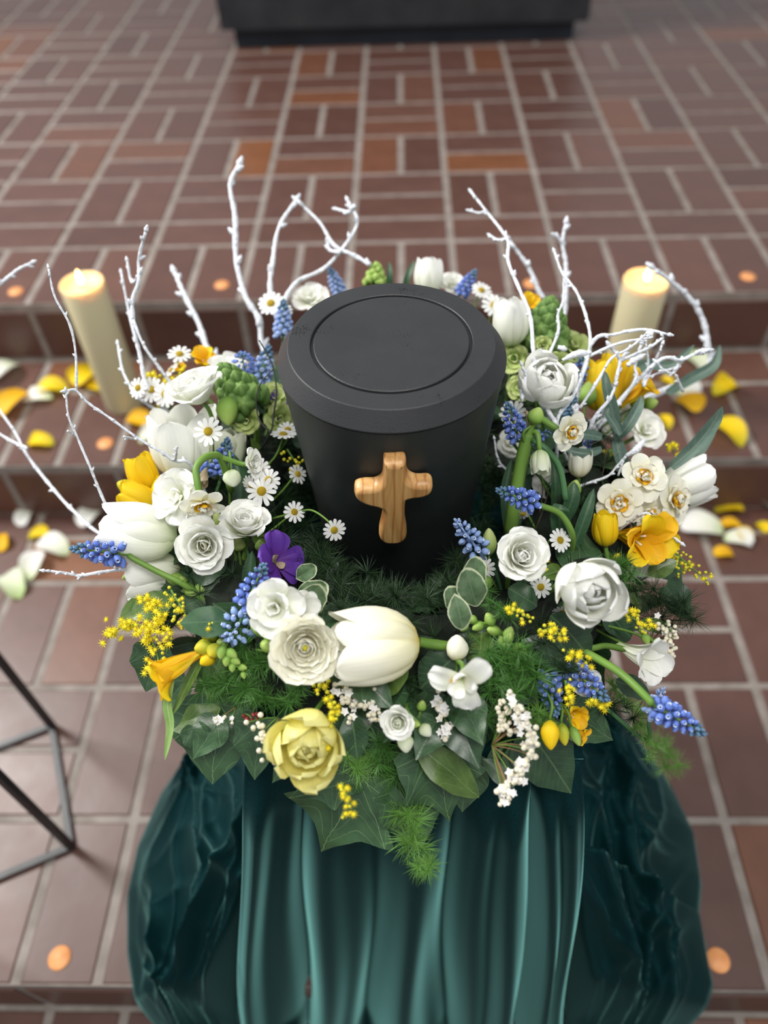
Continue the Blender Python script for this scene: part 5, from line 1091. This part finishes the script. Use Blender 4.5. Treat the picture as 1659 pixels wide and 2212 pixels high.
# whitewashed twigs
TWN = [0]
def twig(label, lines, r=.0022, Z0=.8, Z1=.8, cat_=None, m=TWG, group='whitewashed birch twigs'):
    root = None
    for li, P in enumerate(lines):
        TWN[0] += 1
        def zz(i): return P[i][2] if len(P[i]) > 2 else Z1 + (Z0 - Z1) * i / (len(P) - 1)
        Q = [pt(P[i][0], P[i][1], zz(i)) for i in range(len(P))]
        if li == 0 and m is not TWB and 'left picture edge' not in label:
            c_ = CORE(Q[-1]); Q.append(Q[-1].lerp(c_, .5) + Vector((0, 0, -.004))); Q.append(c_)
        if root is None: root = thing('twig', label, 'twig', Q[-1], group)
        rr = r * (1 if li == 0 else .8) * (.72 if r > .003 else 1)
        V, F, U = tube(Q, [rr * .62, rr], 7, 7, .22, seed=TWN[0]); S = spline(Q, 7)
        parts = [(V, F, U)]
        if m is TWG:
            for k in range(2, len(S) - 1, 5):     # buds and knots along the bark
                t = (S[k - 1] - S[k]).normalized(); sd = t.orthogonal().normalized(); sd = Matrix.Rotation(rnd.uniform(0, 6), 3, t) @ sd
                a = S[k]; b = a + (t * .7 + sd * .7) * rr * rnd.uniform(2.0, 3.6); parts.append(tube([a, a.lerp(b, .5), b], [rr * .8, rr * .9, rr * .3], 5, 2))
            parts.append(tube([Q[0] + (Q[0] - Q[1]).normalized() * rr * 3.0, Q[0] + (Q[0] - Q[1]).normalized() * rr, Q[0]], [rr * .4, rr * 1.1, rr * .7], 6, 3))
        v, f, u = join(parts); lk('branch', mesh('branch', inner(root, v), f, u, m=m), root)
    for c in (cat_ or []):
        Q = [pt(*q) for q in c]; v, f, u = tube(Q, [.0018, .0032, .003, .0014], 8, 5, .3, seed=len(c) + TWN[0]); lk('catkin', mesh('catkin', inner(root, v), f, u, m=m), root)
    return root
twig('tall forked white twig left of the wreath whose tip stands before the left candle', [[(142, 845), (163, 843), (190, 870), (240, 905), (300, 948), (350, 977), (378, 996), (412, 1004)], [(105, 580), (118, 640), (150, 700), (163, 760), (165, 835), (163, 843)], [(142, 845), (148, 900), (165, 940), (195, 1010), (215, 1060), (245, 1128)], [(382, 968), (380, 985), (378, 996)], [(270, 944), (290, 948), (300, 948)], [(148, 932), (165, 942)]], .0018, .76, .71)
twig('blurred white twig entering from the left edge and ending at the big lying tulip', [[(-20, 860), (30, 930), (60, 985), (110, 1050), (160, 1105), (232, 1160)], [(-20, 925), (20, 950), (58, 968)]], .0034, .86, 1.02)
twig('short blurred twig tip at the left picture edge', [[(68, 568), (40, 582), (15, 602), (-20, 630)]], .0036, .95, .93)
twig('tall thin twig just right of the left candle, kinked at half height', [[(315, 500, .82), (300, 560), (300, 605), (286, 650), (290, 710), (302, 765), (325, 845)], [(275, 565, .9), (285, 610, .9), (305, 590, .87)], [(262, 590, .96), (280, 680, .95), (300, 760, .92), (318, 840, .88)], [(288, 690, .84), (310, 745, .84), (345, 795, .85), (375, 835, .86)]], .0026, .86, .84)
twig('small twig standing in front of the lower end of the left candle', [[(255, 745), (265, 800), (285, 840), (300, 860)]], .0022, .88, .9)
twig('thick blurred twig between the left candle and the urn', [[(378, 590), (400, 640), (430, 700), (455, 765)]], .0062, 1.02, 1.05)
twig('tallest blurred twig at the back left bending like an arm', [[(515, 358), (497, 400), (508, 470), (510, 560), (530, 640), (560, 690), (568, 750)]], .0060, .98, .98)
twig('looping blurred twig behind the left edge of the urn lid', [[(640, 432), (603, 490), (590, 560), (586, 640)], [(640, 432), (690, 480), (722, 530), (765, 552), (800, 572)], [(752, 435), (772, 480), (745, 530), (700, 580), (635, 615), (598, 690)], [(727, 452), (755, 458), (766, 445)], [(708, 522), (712, 540), (735, 545)]], .0048, .97, 1.0)
twig('forked twig rising from behind the right side of the urn lid', [[(1018, 415, .97), (1055, 462, .95), (1085, 500, .92), (1098, 525, .87), (1098, 565, .84), (1122, 625, .82), (1145, 680, .80), (1152, 760, .79), (1160, 830, .78), (1185, 890, .775), (1202, 925, .77)], [(1015, 455, .96), (1035, 460, .955), (1050, 455, .95)], [(1058, 508, .93), (1075, 518, .92), (1098, 515, .90)], [(1128, 790, .77), (1140, 820, .775), (1158, 845, .78)]], .0023, .77, .9)
twig('thick blurred twig leaning left behind the forked one', [[(1100, 520), (1140, 575), (1162, 625), (1180, 680)]], .0052, 1.02, 1.0)
twig('slender twig curving along the right of the green snapdragon head', [[(1198, 545, .86), (1215, 590, .85), (1245, 630, .84), (1268, 690, .82), (1275, 745, .81), (1262, 800, .80), (1235, 860, .79), (1203, 915, .78)], [(1218, 600, .86), (1216, 650, .85), (1205, 680, .84), (1205, 720, .83), (1175, 790, .81)]], .0021, .78, .86, [[(1205, 750, .80), (1225, 755, .80)], ])
twig('blurred twig with a forked tip behind the snapdragon head', [[(1222, 485), (1215, 525), (1222, 570), (1222, 640), (1210, 700)], [(1200, 510), (1215, 522), (1218, 530)]], .0048, 1.02, 1.0)
twig('thick blurred twig arching over to the right of the right candle', [[(1412, 580), (1450, 608), (1490, 645), (1518, 690), (1528, 745), (1520, 800)]], .0062, 1.05, 1.0)
twig('horizontal twig carrying catkins toward the right candle', [[(1442, 722), (1390, 712), (1330, 722), (1277, 745)], [(1400, 730), (1335, 742), (1275, 768)], [(1395, 722), (1360, 752), (1320, 775), (1290, 825), (1252, 882)]], .0021, .80, .78, [[(1277, 762, .79), (1245, 765, .79), (1215, 778, .79)], [(1140, 800, .775), (1130, 840, .775), (1128, 842, .775), (1128, 868, .775)], [(1398, 728, .78), (1405, 720, .78), (1412, 715, .78)]])
twig('crooked twig crossing the candle and the yellow freesias', [[(1318, 748, .80), (1338, 775, .80), (1332, 815, .80), (1318, 860, .80), (1280, 910, .80)], [(1352, 760, .8), (1342, 780, .8)], [(1332, 815, .80), (1310, 870, .81), (1300, 900, .82)]], .0024, .80, .80, [[(1355, 790, .79), (1370, 778, .79), (1395, 765, .79)], [(1235, 882, .78), (1245, 880, .78), (1240, 895, .78)]])
twig('tangled twig bundle above the yellow freesias at the right', [[(1385, 745, .82), (1372, 790, .83), (1368, 830, .83)], [(1395, 740, .82), (1400, 790, .83), (1388, 830, .83)], [(1430, 745, .82), (1410, 790, .83), (1390, 835, .83)], [(1425, 735, .82), (1400, 752, .82), (1340, 780, .82)], [(1398, 815, .83), (1440, 800, .83), (1470, 790, .83)]], .0022, .83, .82)
twig('twig with a cut end pointing out at the right past the tangle', [[(1528, 758, .82), (1500, 765, .82), (1470, 778, .82), (1418, 783, .82)], [(1418, 783, .82), (1435, 800, .82), (1455, 805, .83), (1475, 770, .82)], [(1462, 815, .84), (1475, 845, .86)]], .0024, .82, .82, [[(1530, 757, .82), (1515, 760, .82), (1500, 764, .82)]])
twig('short twig with a catkin above the double daffodils', [[(1352, 985, .79), (1330, 1010, .79), (1310, 1030, .79), (1240, 1060, .80)], [(1345, 1000, .79), (1335, 1028, .79)]], .0016, .79, .79, [[(1392, 950, .785), (1380, 965, .785), (1370, 975, .785), (1352, 985, .79)]])
twig('short white twig hanging below the double daffodils', [[(1470, 1172), (1440, 1148), (1415, 1128), (1388, 1110)]], .0019, .74, .73)
twig('short twig lying out over the left rim under the long blue spike', [[(98, 1233), (130, 1236), (150, 1240), (178, 1243), (225, 1235), (288, 1232)], [(170, 1250), (180, 1242)]], .0018, .74, .71)
twig('thin twig against the urn wall behind the dark blue spike', [[(1068, 950), (1075, 990), (1095, 1015)]], .0016, .82, .80)
twig('thin black wire curl left of the urn', [[(560, 735), (580, 770), (592, 800), (597, 850), (590, 900), (582, 940)], [(592, 795), (562, 830), (553, 870), (562, 910), (588, 938)]], .0011, .80, .80, m=WIRE, group='dark wires and bare stems')
for i, (lab, L) in enumerate([('fine dark twigs bundled behind the thick green leaves on the right', [[(1185, 1060), (1170, 1110), (1150, 1160)], [(1200, 1070), (1195, 1110), (1180, 1160)], [(1215, 1060), (1200, 1100), (1170, 1150)], [(1165, 1010), (1172, 1060), (1165, 1110)]]),
    ('fine dark stems under the big lying tulip', [[(390, 1180), (410, 1210), (440, 1240)], [(380, 1190), (400, 1230), (430, 1260)], [(395, 1200), (405, 1225), (445, 1230)]]), ('bare brown stem reaching right past the outer white tulip', [[(1420, 1072), (1460, 1078), (1490, 1092)]]),
    ('bare reddish stem among the eucalyptus leaves', [[(1310, 950), (1306, 1000), (1300, 1030)], [(1275, 960), (1300, 950), (1325, 935)]])]):
    twig(lab, L, .0007, .79, .78, m=TWB, group='dark wires and bare stems')
# loose petals on the floor
def fpetal(lab, px, py, L, z, m, g):
    p = at_z(px, py, z); s = L / FPX * depth(p)
    k = rnd.randrange(3); me = petal_mesh(1.0, .78, (62, 92, 118), r0=0, wrap=.55, ruf=.06, shape=(.45, 3.5, .55), base=.15, m=m, seed=k, nu=10, nv=10)
    o = lk('fallen_petal', me); q = Euler((rnd.uniform(-.2, .2), rnd.uniform(-.3, .1), rnd.uniform(0, 6.28)))
    R_ = q.to_matrix(); lo = min((R_ @ v.co).z for v in me.vertices) * s; cen = R_ @ Vector((.45, 0, 0)) * s
    o.matrix_world = Matrix.Translation((p.x - cen.x, p.y - cen.y, z + .004 - lo)) @ R_.to_4x4() @ Matrix.Scale(s, 4); tag(o, lab, 'petal', g)
gm, gl = 'petals scattered on the step', 'petals scattered on the floor tiles'
for lab, px, py, L, z, c in [
    ('white petal at the left picture edge on the step', 14, 812, 84, Z_MID, 'w'), ('orange yellow petal at the left picture edge on the step', 34, 878, 82, Z_MID, 'o'), ('white petal between two yellow ones at the left of the step', 88, 866, 62, Z_MID, 'w'), ('yellow petal left of the left candle', 118, 848, 72, Z_MID, 'y'),
    ('yellow petal right against the left candle', 192, 822, 78, Z_MID, 'y'), ('second yellow petal leaning on the left candle', 214, 842, 50, Z_MID, 'y'), ('round yellow petal lying alone under the left candle group', 93, 962, 60, Z_MID, 'y'), ('yellow petal at the foot of the left candle', 300, 914, 64, Z_MID, 'o'), ('white petal at the foot of the left candle', 268, 876, 60, Z_MID, 'w'),
    ('pale petal tucked behind the left rim of the wreath', 322, 948, 50, Z_MID, 'w'),
    ('white petal beside the blurred twig on the floor at the left', 205, 1122, 74, 0, 'w'), ('small white petal on the floor between the picture edge and the blurred twig', 62, 1120, 56, 0, 'w'), ('yellow petal on the left of the floor', 84, 1162, 48, 0, 'y'), ('orange yellow petal at the left picture edge on the floor', 8, 1176, 50, 0, 'o'),
    ('white petal below the small yellow one on the left', 122, 1190, 76, 0, 'w'), ('white petal under the short twig on the left', 74, 1230, 72, 0, 'w'), ('lowest white petal on the left of the floor', 32, 1272, 80, 0, 'g'), ('white petal half out of the picture on the left', 0, 1098, 40, 0, 'w'),
    ('white petal beyond the curved twig right of the right candle', 1500, 735, 66, Z_MID, 'w'), ('pale petal on the step below the white one beside the right curved twig', 1500, 786, 60, Z_MID, 'g'), ('upper yellow petal at the right of the step', 1560, 848, 74, Z_MID, 'y'), ('orange petal under the long eucalyptus leaves', 1480, 884, 72, Z_MID, 'o'), ('grey white petal behind the twig tangle', 1485, 850, 56, Z_MID, 'w'),
    ('large curved yellow petal at the right edge of the step', 1572, 945, 86, Z_MID, 'y'), ('small yellow petal behind the eucalyptus leaves', 1434, 920, 40, Z_MID, 'y'), ('small yellow petal right of the twig tangle', 1440, 832, 36, Z_MID, 'y'),
    ('white petal at the right picture edge on the floor', 1632, 1085, 80, 0, 'w'), ('orange yellow petal right of the outer white tulip', 1532, 1078, 56, 0, 'o'), ('yellow petal in the heap on the right of the floor', 1570, 1108, 60, 0, 'y'), ('second yellow petal in the heap on the right of the floor', 1572, 1140, 46, 0, 'o'),
    ('large white petal left of the yellow heap on the right', 1515, 1148, 92, 0, 'w'), ('white petal with a neighbour of yellow at the right', 1590, 1172, 62, 0, 'w'), ('yellow petal lying over the right hand white one', 1604, 1165, 46, 0, 'y'), ('lowest orange yellow petal on the right of the floor', 1562, 1202, 46, 0, 'o'), ('small yellow petal at the right picture edge', 1642, 1145, 38, 0, 'y')]:
    fpetal(lab, px, py, L, z, dict(w=W1, y=YL, o=YO, g=W3)[c], gm if z else gl)
print('objects', len(bpy.data.objects), 'tris', sum(len(o.data.polygons) * 2 for o in bpy.data.objects if o.type == 'MESH'))
